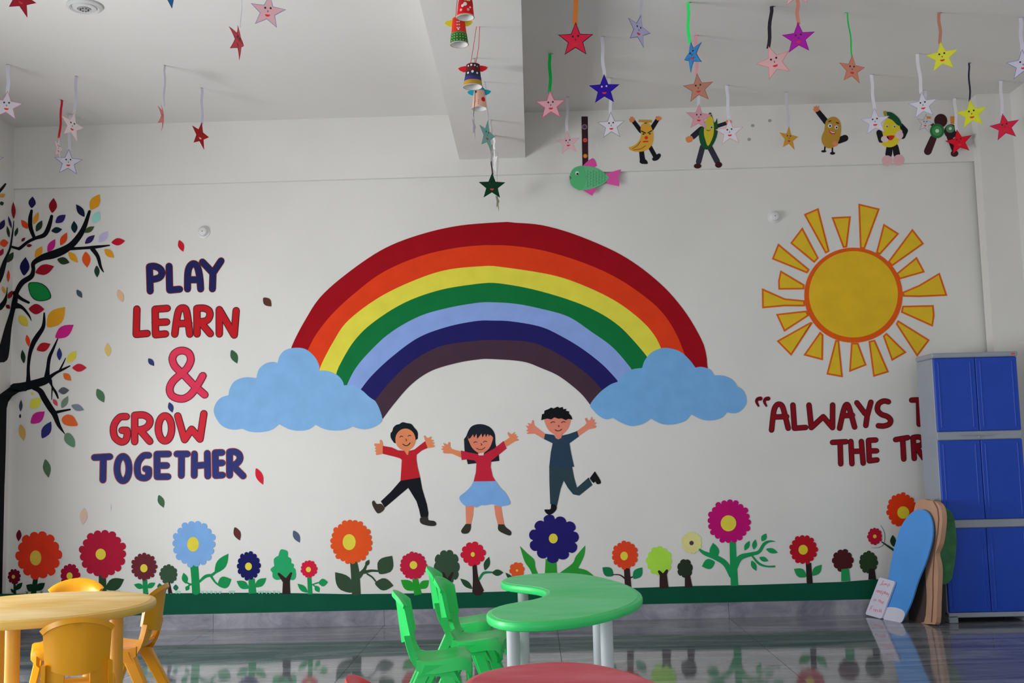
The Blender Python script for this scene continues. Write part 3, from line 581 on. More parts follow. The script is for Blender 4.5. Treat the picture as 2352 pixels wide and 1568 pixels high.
# ------------------------------------------------------------------ furniture
H = 0.52
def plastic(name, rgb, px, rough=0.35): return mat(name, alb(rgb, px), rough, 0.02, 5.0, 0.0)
def copy_tree(o, parent=None):
    c = o.copy(); C.objects.link(c); c.parent = parent
    for ch in list(o.children): copy_tree(ch, c)
    return c
def grid_shell(rows, nv, fn, hole=None, thick=0.012):
    """rows x nv quads of a curved sheet, given a thickness along its normal"""
    P = [[Vector(fn(i, -1+2*j/nv)) for j in range(nv+1)] for i in range(rows+1)]
    Nn = [[None]*(nv+1) for _ in range(rows+1)]
    for i in range(rows+1):
        for j in range(nv+1):
            du = P[min(i+1, rows)][j]-P[max(i-1, 0)][j]; dv = P[i][min(j+1, nv)]-P[i][max(j-1, 0)]
            Nn[i][j] = du.cross(dv).normalized()
    V = [p for r in P for p in r] + [P[i][j]-Nn[i][j]*thick for i in range(rows+1) for j in range(nv+1)]
    M = (rows+1)*(nv+1); ix = lambda i, j: i*(nv+1)+j
    cells = {(i, j) for i in range(rows) for j in range(nv) if not (hole and hole(i, j))}
    F = []
    for (i, j) in cells:
        a, b, c_, d = ix(i, j), ix(i, j+1), ix(i+1, j+1), ix(i+1, j)
        F.append((a, b, c_, d)); F.append((d+M, c_+M, b+M, a+M))
        for (e0, e1, nb) in ((a, b, (i-1, j)), (b, c_, (i, j+1)), (c_, d, (i+1, j)), (d, a, (i, j-1))):
            if nb not in cells: F.append((e1, e0, e0+M, e1+M))
    return V, F
def leg_mesh(mb, top, bot, a0, b0, a1, b1):
    V = []
    for (c_, a, b) in ((top, a0, b0), (bot, a1, b1)):
        e = 0.25
        for sx, sy in ((-1,-1+e),(-1+e,-1),(1-e,-1),(1,-1+e),(1,1-e),(1-e,1),(-1+e,1),(-1,1-e)):
            V.append((c_[0]+sx*a/2, c_[1]+sy*b/2, c_[2]))
    F = [tuple(range(7, -1, -1)), tuple(range(8, 16))]+[(j, (j+1) % 8, 8+(j+1) % 8, 8+j) for j in range(8)]
    mb.add(V, F)
def make_chair(colname, m):
    root = empty('child_chair', (0, 0, 0))
    prof = [(0.146,0.246,.124),(0.161,0.262,.132),(0.158,0.284,.138),(0.14,0.291,.142),(0.10,0.290,.143),(0.05,0.284,.141),(0.0,0.279,.139),(-0.05,0.279,.136),(-0.09,0.286,.133),(-0.115,0.300,.130),(-0.132,0.320,.127),(-0.142,0.342,.125),(-0.149,0.366,.124),(-0.155,0.395,.124)]
    def f(i, v):
        x, z, hw = prof[i]
        seat = i <= 8
        if abs(v) > 0.99:      # skirt round the seat and the sides of the lower back
            k = 1.0 if i <= 7 else max(0.0, (13-i)/6)
            return (x+(0 if seat else 0.022-0.018*(1-k)), hw*v, z-0.040*k+(0.012 if 2 < i <= 8 else 0))
        w2 = v*1.10
        return (x+(0 if seat else 0.022*w2*w2), hw*w2, z+(0.012*abs(w2)**3 if 2 < i <= 8 else 0))
    prof = [(x*.79, z*.97, hw*.81) for x, z, hw in prof]
    V, F = grid_shell(13, 16, f, lambda i, j: i in (10, 11) and 5 <= j <= 10, 0.014)
    o = link('seat', V, F, m, root); fixn(o); autosmooth(o, 50)
    def g2(i, v):
        t = i/10; zb = 0.345+0.028*v*v; zt = 0.528-0.030*v*v-0.010*abs(v)**7
        z = zb+(zt-zb)*min(t/0.93, 1); x = -0.131-0.024*t+0.040*abs(v)**2.2
        if t > 0.93: x -= 0.011*(1-0.7*v*v); z -= 0.003
        elif t > 0.83: x -= 0.004*(1-0.7*v*v)
        return (x, 0.110*v*(1-0.06*(1-t)), z)
    V, F = grid_shell(10, 24, g2, None, 0.018)
    o = link('backrest', V, F, m, root); fixn(o); autosmooth(o, 55)
    for sy in (-1, 1):
        for sx in (-1, 1):
            mb = MB(); leg_mesh(mb, (0.035*sx, 0.102*sy, 0.262), ((0.132 if sx > 0 else -0.165), 0.138*sy, 0.0), 0.056, 0.036, 0.042, 0.030)
            autosmooth(fixn(mb.build('leg', m, root)), 30)
        mb = MB(); y0, y1 = (0.092, 0.124) if sy > 0 else (-0.124, -0.092)
        mb.prism([(-0.085, 0.205), (-0.05, 0.252), (-0.04, 0.276), (0.055, 0.276), (0.07, 0.252), (0.095, 0.205), (0.045, 0.235), (-0.045, 0.235)], lambda x, z, t: Vector((x, y0 if t == 0 else y1, z)))
        autosmooth(fixn(mb.build('leg_bracket', m, root)), 30)
    return root
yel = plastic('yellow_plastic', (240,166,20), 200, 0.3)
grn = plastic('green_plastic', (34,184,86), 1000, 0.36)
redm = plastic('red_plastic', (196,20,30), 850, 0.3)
CH = {}
def chair(colname, m, loc, deg, label, group):
    if colname not in CH: CH[colname] = r = make_chair(colname, m)
    else: r = copy_tree(CH[colname])
    r.location = loc; r.rotation_euler = (0, 0, math.radians(deg)); r.scale = (1, 1, 1)
    tag(r, label, 'chair', group); return r
def zpt(px, py, z): p = atZ(px, py, z); return (p.x, p.y, 0)
chair('g', grn, zpt(1001, 1513, .276), 4, 'small green plastic chair nearest the camera, left of the green table', 'green chairs beside the green table')
chair('g', grn, zpt(1088, 1469, .276), -7, 'green plastic chair overlapping the one furthest back, middle of the three green chairs', 'green chairs beside the green table')
chair('g', grn, zpt(1061, 1431, .276), -1, 'green plastic chair furthest back of the three green chairs', 'green chairs beside the green table')
q = atY(178, 1470, 3.74); d_ = math.radians(112)
chair('y', yel, (q.x+0.14*math.cos(d_), q.y+0.14*math.sin(d_), 0), 112, 'yellow plastic chair with its back to the camera in front of the yellow table', 'yellow chairs around the yellow table')
q = atY(178, 1342, 4.97); d_ = math.radians(-80)
chair('y', yel, (q.x+0.14*math.cos(d_), q.y+0.14*math.sin(d_), 0), -80, 'yellow plastic chair behind the yellow table, only its back top showing above it', 'yellow chairs around the yellow table')
q = atY(304, 1475, 4.47)
chair('y', yel, (-1.742, 4.705, 0), 182, 'yellow plastic chair on the right side of the yellow table, seen side-on', 'yellow chairs around the yellow table')
q = atY(868, 1560, 2.66)
chair('r', redm, (q.x+0.09, q.y-0.02, 0), 3, 'red plastic chair at the bottom edge, only the top of its back showing', None)

def worn(name, edge, topc, rough=0.45):
    return mat(name, topc, rough, 0.05, 3.0, 0.0, stretch=(1, 3, 1), rgb2=edge)
def slab(name, outline, z1, th, m, parent, bev=0.010):
    """table top from a closed outline, rounded edge"""
    n = len(outline); A = sum(outline[i][0]*outline[(i+1) % n][1]-outline[(i+1) % n][0]*outline[i][1] for i in range(n))
    if A < 0: outline = outline[::-1]
    V = []; F = []
    levels = [(bev, z1-th), (bev*.3, z1-th+bev*.3), (0, z1-th+bev), (0, z1-bev), (bev*.3, z1-bev*.3), (bev, z1)]
    for ins, z in levels: V += [(x, y, z) for x, y in inset(outline, ins)]
    for k in range(len(levels)-1):
        for i in range(n): F.append((k*n+i, k*n+(i+1) % n, (k+1)*n+(i+1) % n, (k+1)*n+i))
    rim = link(name, V, F, m, parent); o = len(levels)-1
    tr_ = tessellate_polygon([[Vector((V[i][0], V[i][1], 0)) for i in range(n)]])
    me_v = [Vector(v) for v in V]; F2 = list(F)+[tuple(t) for t in tr_]+[tuple(o*n+i for i in t) for t in tr_]
    bpy.data.objects.remove(rim)
    r = link(name, V, F2, m, parent); fixn(r); autosmooth(r, 40); return r
def top_panel(outline, z, ins, m, parent):
    q_ = inset(outline, ins); n = len(q_)
    V = [(x, y, z) for x, y in q_]+[(x, y, z-0.004) for x, y in q_]
    t = tessellate_polygon([[Vector((x, y, 0)) for x, y in q_]])
    F = [tuple(k) for k in t]+[(i, (i+1) % n, n+(i+1) % n, n+i) for i in range(n)]
    return fixn(link('worn_top', V, F, m, parent))
def table_leg(xy, r, z1, m, parent, sock=None):
    mb = MB(); mb.lathe([(r*.96, 0), (r, 0.01), (r, z1)], 20, (xy[0], xy[1], 0))
    autosmooth(mb.build('leg', m, parent), 40)
def edgehi(rgb, px): return alb(rgb, px)
# yellow round table
tc_ = (-1.922, 4.235)
yt = empty('round_table', (tc_[0], tc_[1], 0)); tag(yt, 'round yellow plastic table at the left edge with four yellow legs', 'table')
ol = [(0.436*math.cos(2*math.pi*i/72), 0.436*math.sin(2*math.pi*i/72)) for i in range(72)]
slab('table_top', ol, H, 0.031, mat('yellow_table_plastic', alb((204,164,78), 100), 0.4, 0.03, 3.0), yt)
top_panel(ol, H+0.0008, 0.022, mat('worn_yellow_top', alb((190,148,64), 100), 0.5, 0.04, 3.0, spec=0.3, stretch=(1, 2.5, 1), rgb2=alb((206,182,132), 100)), yt)
ylm = mat('yellow_leg_plastic', alb((206,152,56), 100), 0.4, 0.03)
for q in ((.045,-.29), (.29,.045), (.10,.26), (-.20,.10)): table_leg(q, 0.0255, H-0.03, ylm, yt)
# green moon table and the red one of the same shape
moon_px = [(1149,1335),(1163,1325),(1215,1317.5),(1290,1314),(1360,1320),(1430,1337),(1468,1356),(1476,1371),(1455,1388),(1395,1408),(1310,1424),(1215,1430),(1150,1427),(1118,1413),(1122,1399),(1160,1386),(1222,1376),(1250,1366),(1252,1357),(1235,1350),(1195,1345),(1160,1341)]
mo = [atZ(x, y, H) for x, y in moon_px]
mcx, mcy = 0.10, 4.25
mol = catmull([(p.x-mcx, p.y-mcy) for p in mo], True, 5)
# even out the outline
def evenly(P, n):
    L = [0]; Q = P+[P[0]]
    for u, v in zip(Q, Q[1:]): L.append(L[-1]+math.hypot(v[0]-u[0], v[1]-u[1]))
    out = []; j = 0
    for k_ in range(n):
        t = L[-1]*k_/n
        while L[j+1] < t: j += 1
        s_ = (t-L[j])/max(L[j+1]-L[j], 1e-9); out.append((Q[j][0]+(Q[j+1][0]-Q[j][0])*s_, Q[j][1]+(Q[j+1][1]-Q[j][1])*s_))
    return out
mol = evenly(mol, 90)
for _ in range(2): mol = [((mol[i-1][0]+2*mol[i][0]+mol[(i+1) % 90][0])/4, (mol[i-1][1]+2*mol[i][1]+mol[(i+1) % 90][1])/4) for i in range(90)]
A_ = sum(mol[i][0]*mol[(i+1) % 90][1]-mol[(i+1) % 90][0]*mol[i][1] for i in range(90))
if A_ < 0: mol = mol[::-1]
legm = mat('white_leg_plastic', alb((168,172,176), 1250), 0.4, 0.02)
def moon_table(name, loc, edge, topm, label):
    t = empty(name, loc); tag(t, label, 'table')
    slab('table_top', mol, H, 0.031, edge, t, 0.010)
    top_panel(mol, H+0.0008, 0.018, topm, t)
    for px, Y in ((1179, 3.78), (1204, 4.70), (1375, 4.56), (1394, 3.93)):
        p = atY(px, 1480, Y); table_leg((p.x-mcx, p.y-mcy), 0.0225, H-0.03, legm, t)
    return t
moon_table('crescent_table', (mcx, mcy, 0), mat('green_table_plastic', alb((44,178,92), 1250), 0.38, 0.02), mat('worn_green_top', alb((72,184,106), 1250), 0.5, 0.05, 3.0, spec=0.25, stretch=(1, 2.5, 1), rgb2=alb((110,200,140), 1250)), 'crescent-shaped green plastic table on white legs')
moon_table('crescent_table', (mcx-0.03, mcy-2.09, 0), mat('red_table_plastic', alb((186,58,68), 1250), 0.4, 0.02), mat('worn_red_top', alb((176,50,64), 1250), 0.5, 0.06, 3.5, spec=0.25, stretch=(1, 2.5, 1), rgb2=alb((190,96,106), 1250)), 'crescent-shaped red plastic table at the bottom edge')

# ------------------------------------------------------------------ blue cupboard
CX0, CX1, CY0, CY1, CH_ = 2.420, 2.925, 6.58, 6.86, 1.595
cup = empty('cupboard', (CX0, CY0, 0)); tag(cup, 'tall grey plastic cupboard with blue doors in the right corner', 'cupboard')
gp = mat('grey_cabinet_plastic', alb((112,117,126), 2000), 0.5, 0.02, 5.0, spec=0.3); bl = mat('blue_cabinet_plastic', alb((20,52,136), 1900), 0.42, 0.02, 5.0, spec=0.3)
W_, D_ = CX1-CX0, CY1-CY0
mb = MB(); mb.box(0, W_, 0.02, D_, 0.04, CH_-0.03, 0.006); mb.build('body', gp, cup)
mb = MB(); mb.box(-0.004, W_+0.004, -0.004, D_, CH_-0.03, CH_, 0.006); mb.build('top_cap', gp, cup)
mb = MB(); mb.box(0, 0.055, 0, D_, 0, 0.045, 0.005); mb.box(W_-0.055, W_, 0, D_, 0, 0.045, 0.005); mb.box(0, W_, 0.0, D_, 0.032, 0.06, 0.004); mb.build('plinth', gp, cup)
for z0_, z1_ in ((1.072, 1.122), (0.552, 0.600)):
    mb = MB(); mb.box(0.0, W_, 0.004, 0.03, z0_, z1_, 0.004); rail = mb.build('rail', gp, cup)
    if z0_ > 1:
        mb = MB(); mb.box(0.14, 0.34, -0.008, 0.006, 1.098, 1.106, 0.002); mb.build('handle', gp, rail)
        mb = MB(); mb.lathe([(0.007, 0), (0.007, 0.01)], 12, (0.245, -0.002, 1.082)); mb.build('lock', gp, rail)
for z0_, z1_ in ((0.062, 0.550), (0.602, 1.070), (1.124, CH_-0.032)):
    for xa, xb in ((0.004, W_/2-0.0015), (W_/2+0.0015, W_-0.004)):
        mb = MB(); mb.box(xa, xb, 0.0, 0.02, z0_, z1_, 0.004); dr = mb.build('door', bl, cup)
        for xr in (xa+0.022, xb-0.034):
            m2 = MB(); m2.box(xr, xr+0.012, -0.0025, 0.004, z0_+0.02, z1_-0.02, 0.003); m2.build('door_ridge', bl, dr)
mb = MB(); mb.box(W_-0.036, W_-0.012, -0.0055, -0.003, CH_-0.021, CH_-0.009); o = mb.build('maker_plate', mat('red_plate', alb((170,60,66), 2300), 0.5), cup); o['label'] = 'tiny red maker plate'

# ------------------------------------------------------------------ boards leaning on the cupboard
class Plane:                     # a leaning board plane through a floor line and a lean direction
    def __init__(s, a, b, lean, back=0.0):
        s.o = Vector(a); s.u = (Vector(b)-Vector(a)).normalized(); s.v = Vector(lean).normalized()
        s.n = s.u.cross(s.v).normalized()
        if s.n.y > 0: s.n = -s.n
        s.o -= s.n*back
    def hit(s, px, py, off=0.0):
        d = ray(px, py); o = s.o+s.n*off
        t = (o-CAM).dot(s.n)/d.dot(s.n); return CAM+d*t
def board(name, plane, outline, th, m, parent, off=0.0, zmin=0.0):
    fr = [plane.hit(x, y, off) for x, y in outline]
    for p in fr:
        if p.z < zmin: p.z = zmin
    bk = [p-plane.n*th for p in fr]
    for p in bk:
        if p.z < zmin: p.z = zmin
    n = len(fr); t = tessellate_polygon([[Vector((x, y, 0)) for x, y in outline]])
    F = [tuple(k) for k in t]+[tuple(i+n for i in reversed(k)) for k in t]+[(i, (i+1) % n, n+(i+1) % n, n+i) for i in range(n)]
    return fixn(link(name, fr+bk, F, m, parent))
b0 = atZ(1990, 1411, 0); b1 = atZ(2024, 1421, 0)
b0 = Vector((b0.x, 6.93, 0)); b1 = Vector((b1.x+0.01, 6.74, 0))
t0 = atY(2021, 1326, b0.y)
PL = Plane(b0+Vector((0.02, 0, 0)), b1+Vector((0.10, -0.14, 0)), (0.15, 0, 1), -0.036)
whitem = mat('white_board', alb((178,176,190), 2030), 0.5, 0.01); redink = mat('red_ink', alb((176,70,84), 2030), 0.6, 0.01)
sg = board('message_board', PL, [(2019,1327),(2023,1326),(2053,1334),(2055,1338),(2025,1419),(2021,1420),(1990,1411),(1988,1408)], 0.012, whitem, None)
tag(sg, 'small white board with red handwriting propped by the cupboard', 'sign')
# handwriting, traced in the crop (1980,1320, 14.25)
TS = (1980, 1320, 14.25)
WR = [ # Jump
 [[(705,190),(660,260)],[(640,265),(630,320),(595,330),(585,310)],[(670,275),(665,320),(700,325),(712,280)],[(735,330),(745,285),(770,290),(768,330)],[(770,290),(800,290),(798,335)],[(835,400),(855,300),(900,300),(905,335),(850,350)],[(668,200),(705,190)]],
 # and play
 [[(520,500),(470,510),(460,545),(500,555),(525,500),(518,565)],[(545,565),(560,515),(590,520),(580,575)],[(640,540),(600,545),(595,590),(630,590),(660,495)],[(640,670),(690,560),(730,555),(735,590),(680,605)],[(770,525),(745,610)],[(815,580),(775,585),(770,625),(805,630),(820,580),(812,640)],[(835,600),(840,640),(875,630)],[(885,600),(840,715)]],
 # in the
 [[(380,800),(365,850)],[(390,780),(394,776)],[(410,850),(425,800),(455,805),(445,855)],[(570,800),(535,890)],[(535,815),(600,830)],[(610,820),(580,905)],[(595,870),(630,860),(625,915)],[(660,905),(710,895),(690,870),(655,895),(650,935),(690,940)]],
 # Fresh
 [[(310,1010),(245,1150)],[(310,1010),(360,1020)],[(280,1080),(320,1090)],[(370,1170),(385,1115),(410,1120)],[(420,1160),(465,1150),(455,1125),(425,1150),(425,1195),(460,1195)],[(530,1145),(495,1155),(525,1190),(495,1210)],[(595,1105),(555,1215)],[(565,1180),(600,1160),(600,1220)],[(640,1120),(625,1220)]]]
for word in WR:
    for st in word:
        d = Draw().stroke(st, 13, len(st) > 3, 3)
        d.lay(TS, lambda x, y, e=0.0: PL.hit(x, y, 0.0006+e), 'handwritten_stroke', redink, sg)
# plain blue board (the figure printed on it is left out)
PB = Plane(b0+Vector((0.02, 0, 0)), b1+Vector((0.10, -0.14, 0)), (0.15, 0, 1), -0.02)
bo = cusped([(2031,1424),(2033,1385),(2040,1330),(2052,1265),(2070,1208),(2095,1176),(2120,1170),(2138,1188),(2142,1230),(2128,1285),(2108,1335),(2092,1385),(2070,1428),(2052,1437)], 4)
bb_ = board('display_board', PB, bo, 0.010, mat('blue_board', alb((54,112,172), 2080), 0.5, 0.02), None)
tag(bb_, 'plain blue oblong board with a white foot leaning between the sign and the cupboard', 'board')
board('white_foot', PB, cusped([(2030,1426),(2033,1398),(2050,1394),(2072,1400),(2078,1412),(2068,1432),(2052,1438)], 4), 0.002, whitem, bb_, 0.003)
# tan trunk-shaped board and green foliage board
TT = (2080, 1080, 4.125)
c0 = atZ(2060, 1432, 0); c1 = atZ(2152, 1436, 0)
c0 = Vector((c0.x+0.02, 6.60, 0)); c1 = Vector((c1.x, 6.44, 0))
PT = Plane(Vector((b0.x+0.16, 6.93, 0)), Vector((b1.x+0.215, 6.50, 0)), (0.06, 0.0, 1.0), -0.02)
trunk_out = [(10,1440),(20,1200),(40,900),(60,500),(78,380),(100,300),(130,280),(170,270),(215,284),(270,290),(315,320),(340,380),(348,470),(338,580),(318,700),(284,785),(296,850),(308,930),(306,1050),(298,1250),(288,1440),(235,1455),(100,1450)]
tan = mat('tan_foam_board', alb((138,106,86), 2140), 0.8, 0.04, 8.0); dkb = mat('dark_brown_shade', alb((46,38,34), 2100), 0.7, 0.10, 5.0)
tb = board('tree_trunk_board', PT, [tr(TT, p) for p in cusped(trunk_out, 3)], 0.03, tan, None)
tag(tb, 'tan foam board cut like a tree trunk leaning on the cupboard', 'board')
board('shaded_face', PT, [tr(TT, p) for p in cusped([(30,1430),(35,1200),(55,900),(80,560),(200,470),(262,520),(268,620),(240,760),(195,880),(185,1000),(195,1200),(170,1435),(60,1440)], 3)], 0.002, dkb, tb, 0.003)  # shading on the trunk front, put in as a dark brown patch
board('bark_line', PT, [tr(TT, p) for p in Draw().stroke([(262,292),(300,360),(312,460),(300,600),(272,760),(262,900),(256,1050),(258,1200),(244,1440)], 7).polys[0]] if False else [tr(TT, p) for p in [(258,292),(297,362),(308,462),(296,600),(268,760),(258,900),(252,1050),(254,1200),(240,1440),(248,1440),(262,1200),(260,1050),(266,900),(277,760),(305,600),(317,462),(305,358),(268,290)]], 0.002, mat('brown_line', alb((92,62,48), 2140), 0.7), tb, 0.003)
PG = Plane(Vector((2.36, 6.556, 0)), Vector((2.62, 6.550, 0)), (0.0, 0.0, 1.0))
fol = [(270,288),(330,298),(380,350),(440,400),(468,500),(484,640),(480,750),(468,860),(452,950),(435,1035),(385,1075),(340,1065),(322,980),(300,890),(284,790),(318,690),(338,560),(330,420)]
gb = board('tree_foliage_board', PG, [tr(TT, p) for p in [(300,700),(300,1000),(310,1440),(340,1452),(375,1450),(380,1200),(378,1000),(370,700)]], 0.018, mat('black_trunk_print', alb((24,24,28), 2160), 0.7), None)
tag(gb, 'board with green painted foliage on a black trunk leaning before the cupboard doors', 'board')
board('foliage', PG, [tr(TT, p) for p in cusped(fol, 3)], 0.012, mat('green_foliage_print', alb((38,84,52), 2180), 0.75, 0.18, 14.0), gb, 0.012)

# ------------------------------------------------------------------ small fittings
def wallcap(px, py, label):
    p = atY(px, py, DW); o = empty('wall_cap', (p.x, DW, p.z)); tag(o, label, 'wall cap', 'round wall caps')
    wm = mat('white_fitting', (0.78, 0.78, 0.77), 0.35, 0.01)
    for nm, prof in (('base_ring', [(0.042, 0), (0.042, 0.006), (0.034, 0.010)]), ('dome', [(0.032, 0.010), (0.031, 0.022), (0.024, 0.032), (0.010, 0.036)])):
        mb = MB(); mb.lathe(prof, 24); mb.v = [Vector((v.x, -v.z, v.y)) for v in mb.v]; autosmooth(fixn(mb.build(nm, wm, o)), 35)
    mb = MB(); mb.lathe([(0.003, 0.0355), (0.003, 0.0372)], 8); mb.v = [Vector((v.x, -v.z, v.y)) for v in mb.v]; fixn(mb.build('screw_hole', mat('dark_hole', (0.05, 0.04, 0.04), 0.8), o))
wallcap(468, 533, 'small round white cap on the wall above PLAY')
wallcap(1778, 498, 'small round white cap on the wall left of the sun')
p = atZ(194, 12, CEIL)
o = empty('ceiling_fitting', (p.x, p.y, CEIL)); tag(o, 'round white ceiling fitting with a slotted centre at the top left', 'ceiling fitting')
for nm, prof, c_ in (('outer_ring', [(0.085, 0), (0.085, -0.010), (0.070, -0.018), (0.060, -0.012), (0.060, 0)], (0.62, 0.62, 0.62)), ('inner_disc', [(0.060, -0.004), (0.055, -0.016), (0.034, -0.020), (0.030, -0.012)], (0.66, 0.66, 0.66)), ('centre_ring', [(0.030, -0.010), (0.027, -0.022), (0.010, -0.024)], (0.4, 0.4, 0.4))):
    mb = MB(); mb.lathe(prof, 32); autosmooth(fixn(mb.build(nm, mat('fitting_plastic', c_, 0.4, 0.01), o)), 35)
for i in range(8):
    a = i*math.pi/4; mb = MB(); mb.lathe([(0.004, -0.0252), (0.004, -0.0225)], 8, (0.019*math.cos(a), 0.019*math.sin(a), 0)); mb.build('slot', mat('dark_hole', (0.05, 0.04, 0.04), 0.8), o)

# ------------------------------------------------------------------ hanging paper stars
SR = 0.084
def star_pts(R, rot=0.0, ratio=0.43, bend=0):
    return [((R if i % 2 == 0 else R*ratio)*math.sin(math.pi*i/5+rot), (R if i % 2 == 0 else R*ratio)*math.cos(math.pi*i/5+rot)) for i in range(10)]
MOUTH = mat('red_ink_mouth', alb((206,32,40), 1500), 0.6, 0.01); EYE = mat('black_ink', (0.012, 0.012, 0.014), 0.6, 0.0); WEYE = mat('white_ink', (0.75, 0.75, 0.75), 0.6, 0.0)
def star(c, rpx, rot, sq, col, edge, rib, top, label, ceil=CEIL, face='b', ribw=0.018, Y=None, curl=0.0, mouth=None, group='paper stars hanging from the ceiling'):
    """c: centre px, sq: apparent width (1 front-on, sign = turn direction), top: ribbon top px (or None when above the frame)"""
    if Y is None: Y = atZ(top[0], top[1], ceil).y if top else FPX*SR/rpx
    R = rpx*Y/FPX if rpx else SR
    p = atY(c[0], c[1], Y)
    yaw = math.copysign(math.acos(min(abs(sq), 1)), sq) if abs(sq) < 1 else 0.0
    phi = math.atan2(-p.x, p.y)
    yaw += phi
    o = empty('paper_star', (p.x, p.y, p.z), yaw); tag(o, label, 'paper star', group)
    rad = math.radians(rot)
    def warp(x, z, y): return Vector((x, y+curl*((z/R)**2+(x/R)**2)*R*0.35, z))
    def flat(poly, y0, th, nm, m_, par=None):
        mb = MB(); mb.prism(poly, lambda x, z, t: warp(x, z, y0 if t == 0 else y0+th)); return fixn(mb.build(nm, m_, par or o))
    px = c[0]
    def fine(P):
        out = []
        for a, b in zip(P, P[1:]+P[:1]):
            for t in (0, .34, .67): out.append((a[0]+(b[0]-a[0])*t, a[1]+(b[1]-a[1])*t))
        return out
    flat(fine(star_pts(R, rad)), 0, 0.0012, 'star_edge', paper(edge, px))
    sf = flat(fine(inset(star_pts(R, rad)[::-1], 0.0032)), -0.0008, 0.0008, 'star_face', paper(col, px))
    if face:
        em = WEYE if face == 'w' else EYE
        cs, sn = math.cos(-rad*0.6), math.sin(-rad*0.6)
        def disc(x, z, rx, rz, nm, m_):
            X, Z = x*cs-z*sn, x*sn+z*cs
            flat([(X*R+rx*R*math.cos(2*math.pi*i/12), Z*R+rz*R*math.sin(2*math.pi*i/12)) for i in range(12)], -0.0014, 0.0006, nm, m_, sf)
        disc(-0.15, 0.20, 0.055, 0.06, 'eye', em); disc(0.14, 0.22, 0.055, 0.06, 'eye', em)
        if face != 'w': disc(0.0, 0.02, 0.022, 0.06, 'nose', EYE)
        mm = mouth or MOUTH
        P = [(0.14*math.cos(math.pi+math.pi*i/8), -0.16+0.12*math.sin(math.pi+math.pi*i/8)) for i in range(9)]
        flat([((x*cs-z*sn)*R, (x*sn+z*cs)*R) for x, z in P], -0.0014, 0.0006, 'mouth', mm, sf)
    if rib:
        tp = atY(top[0], top[1], Y) if top else None
        sx, sz = R*math.sin(rad), R*math.cos(rad)
        stp = Vector((p.x+sx*math.cos(yaw), p.y+sx*math.sin(yaw), p.z+sz-0.012))
        if tp is None: tp = Vector((stp.x+0.004, stp.y, ceil))
        tp = Vector((tp.x, stp.y, ceil))
        V = []; n = 8; M_ = Matrix.Rotation(-yaw, 4, 'Z')
        tw = phi+(yaw-phi)*0.7 if abs(sq) < 1 else phi
        fold = [Vector((tp.x+0.022*(1 if yaw <= 0 else -1)*0.6, tp.y+0.012, ceil-0.0006)), Vector((tp.x, tp.y, ceil-0.003))]
        path = fold+[tp.lerp(stp, k_/n)+Vector((0.003*math.sin(k_*1.1+c[0]), 0, 0)) for k_ in range(1, n+1)]
        W2 = Vector((math.cos(tw), math.sin(tw), 0))*ribw/2; T2 = Vector((-math.sin(tw), math.cos(tw), 0))*0.0005
        for q_ in path:
            for s1 in (-1, 1):
                for s2 in (-1, 1): V.append(q_+W2*s1+T2*s2+Vector((0, 0.0018, 0)))
        F = []
        for k_ in range(len(path)-1):
            a = 4*k_; F += [(a, a+4, a+6, a+2), (a+1, a+3, a+7, a+5), (a, a+1, a+5, a+4), (a+2, a+6, a+7, a+3)]
        V = [M_ @ (v-Vector((p.x, p.y, p.z))) for v in V]
        fixn(link('ribbon', V, F, paper(rib, px), o))
    return o
WH, PK, RD = (188,184,192), (218,166,172), (160,32,40)
WR_ = (190,188,200)
star((48,-2), 44, 10, .8, (150,36,50), (140,30,50), WR_, None, 'dark red star cut off by the top left corner')
star((15,243), 37, 3, 1, (192,186,194), (190,120,150), WR_, (18,147), 'white star with a pink edge at the left edge, face showing')
star((166,290), 37, 10, .72, (206,194,196), (206,160,164), (180,178,190), (173,172), 'pale star with a pink edge above a blue-edged star')
star((134,341), 31, 6, .32, (204,192,194), (190,140,150), (190,30,44), (141,228), 'thin turned white star on a red ribbon')
star((157,373), 33, 1, 1, (192,190,200), (96,98,160), (186,186,196), None, 'white star with a blue edge, lowest of the left group', Y=6.72)
star((375,268), 34, 12, .2, (206,126,122), (190,110,110), (188,186,200), (376,147), 'salmon star turned almost edge-on', face=None, curl=.6)
star((460,311), 34, 10, .6, (160,30,34), (140,24,30), (186,180,196), (462,199), 'red star with a white mouth over the white beam', mouth=WEYE)
star((549,94), 44, 12, .42, (176,70,78), (150,50,60), (206,204,208), None, 'rose red star turned sideways on a thin white ribbon', ribw=0.005, curl=.5)
star((615,27), 44, 7, 1, (222,172,180), (120,130,160), (206,204,208), None, 'pink star with a smiling face at the top left of the beam', ribw=0.006)
star((388,-22), 44, 25, .9, (40,92,140), (40,80,120), WR_, None, 'blue star at the top edge, only one tip showing')
star((-26,368), 34, 0, 1, (190,186,196), (120,100,140), WR_, (-24,240), 'white star at the left edge, only one tip showing')
# stars below the ceiling beam
GB = 'paper stars below the ceiling beam'
star((1089,290), 30, 4, .16, (176,170,182), (160,150,166), (120,110,110), (1091,132), 'lavender star seen edge-on under the paper cups', BEAMZ, face=None, ribw=0.006, group=GB)
star((1119,311), 39, 8, .5, (112,160,152), (100,140,134), (190,190,194), (1113,186), 'teal star turned sideways below the beam', BEAMZ, ribw=0.01, group=GB)
star((1129,355), 30, 0, .2, (206,204,204), (190,188,190), (216,214,214), (1128,275), 'white star seen edge-on just below the teal star', BEAMZ, face=None, group=GB)
star((1135,372), 34, 10, -.24, (210,208,206), (190,190,190), (206,204,204), (1134,312), 'white star turned edge-on above the dark green star', BEAMZ, face=None, group=GB)
star((1130,428), 33, 2, 1, (10,44,26), (10,34,22), (58,58,60), (1127,312), 'dark green star facing front below the beam', BEAMZ, face='b', ribw=0.010, group=GB)
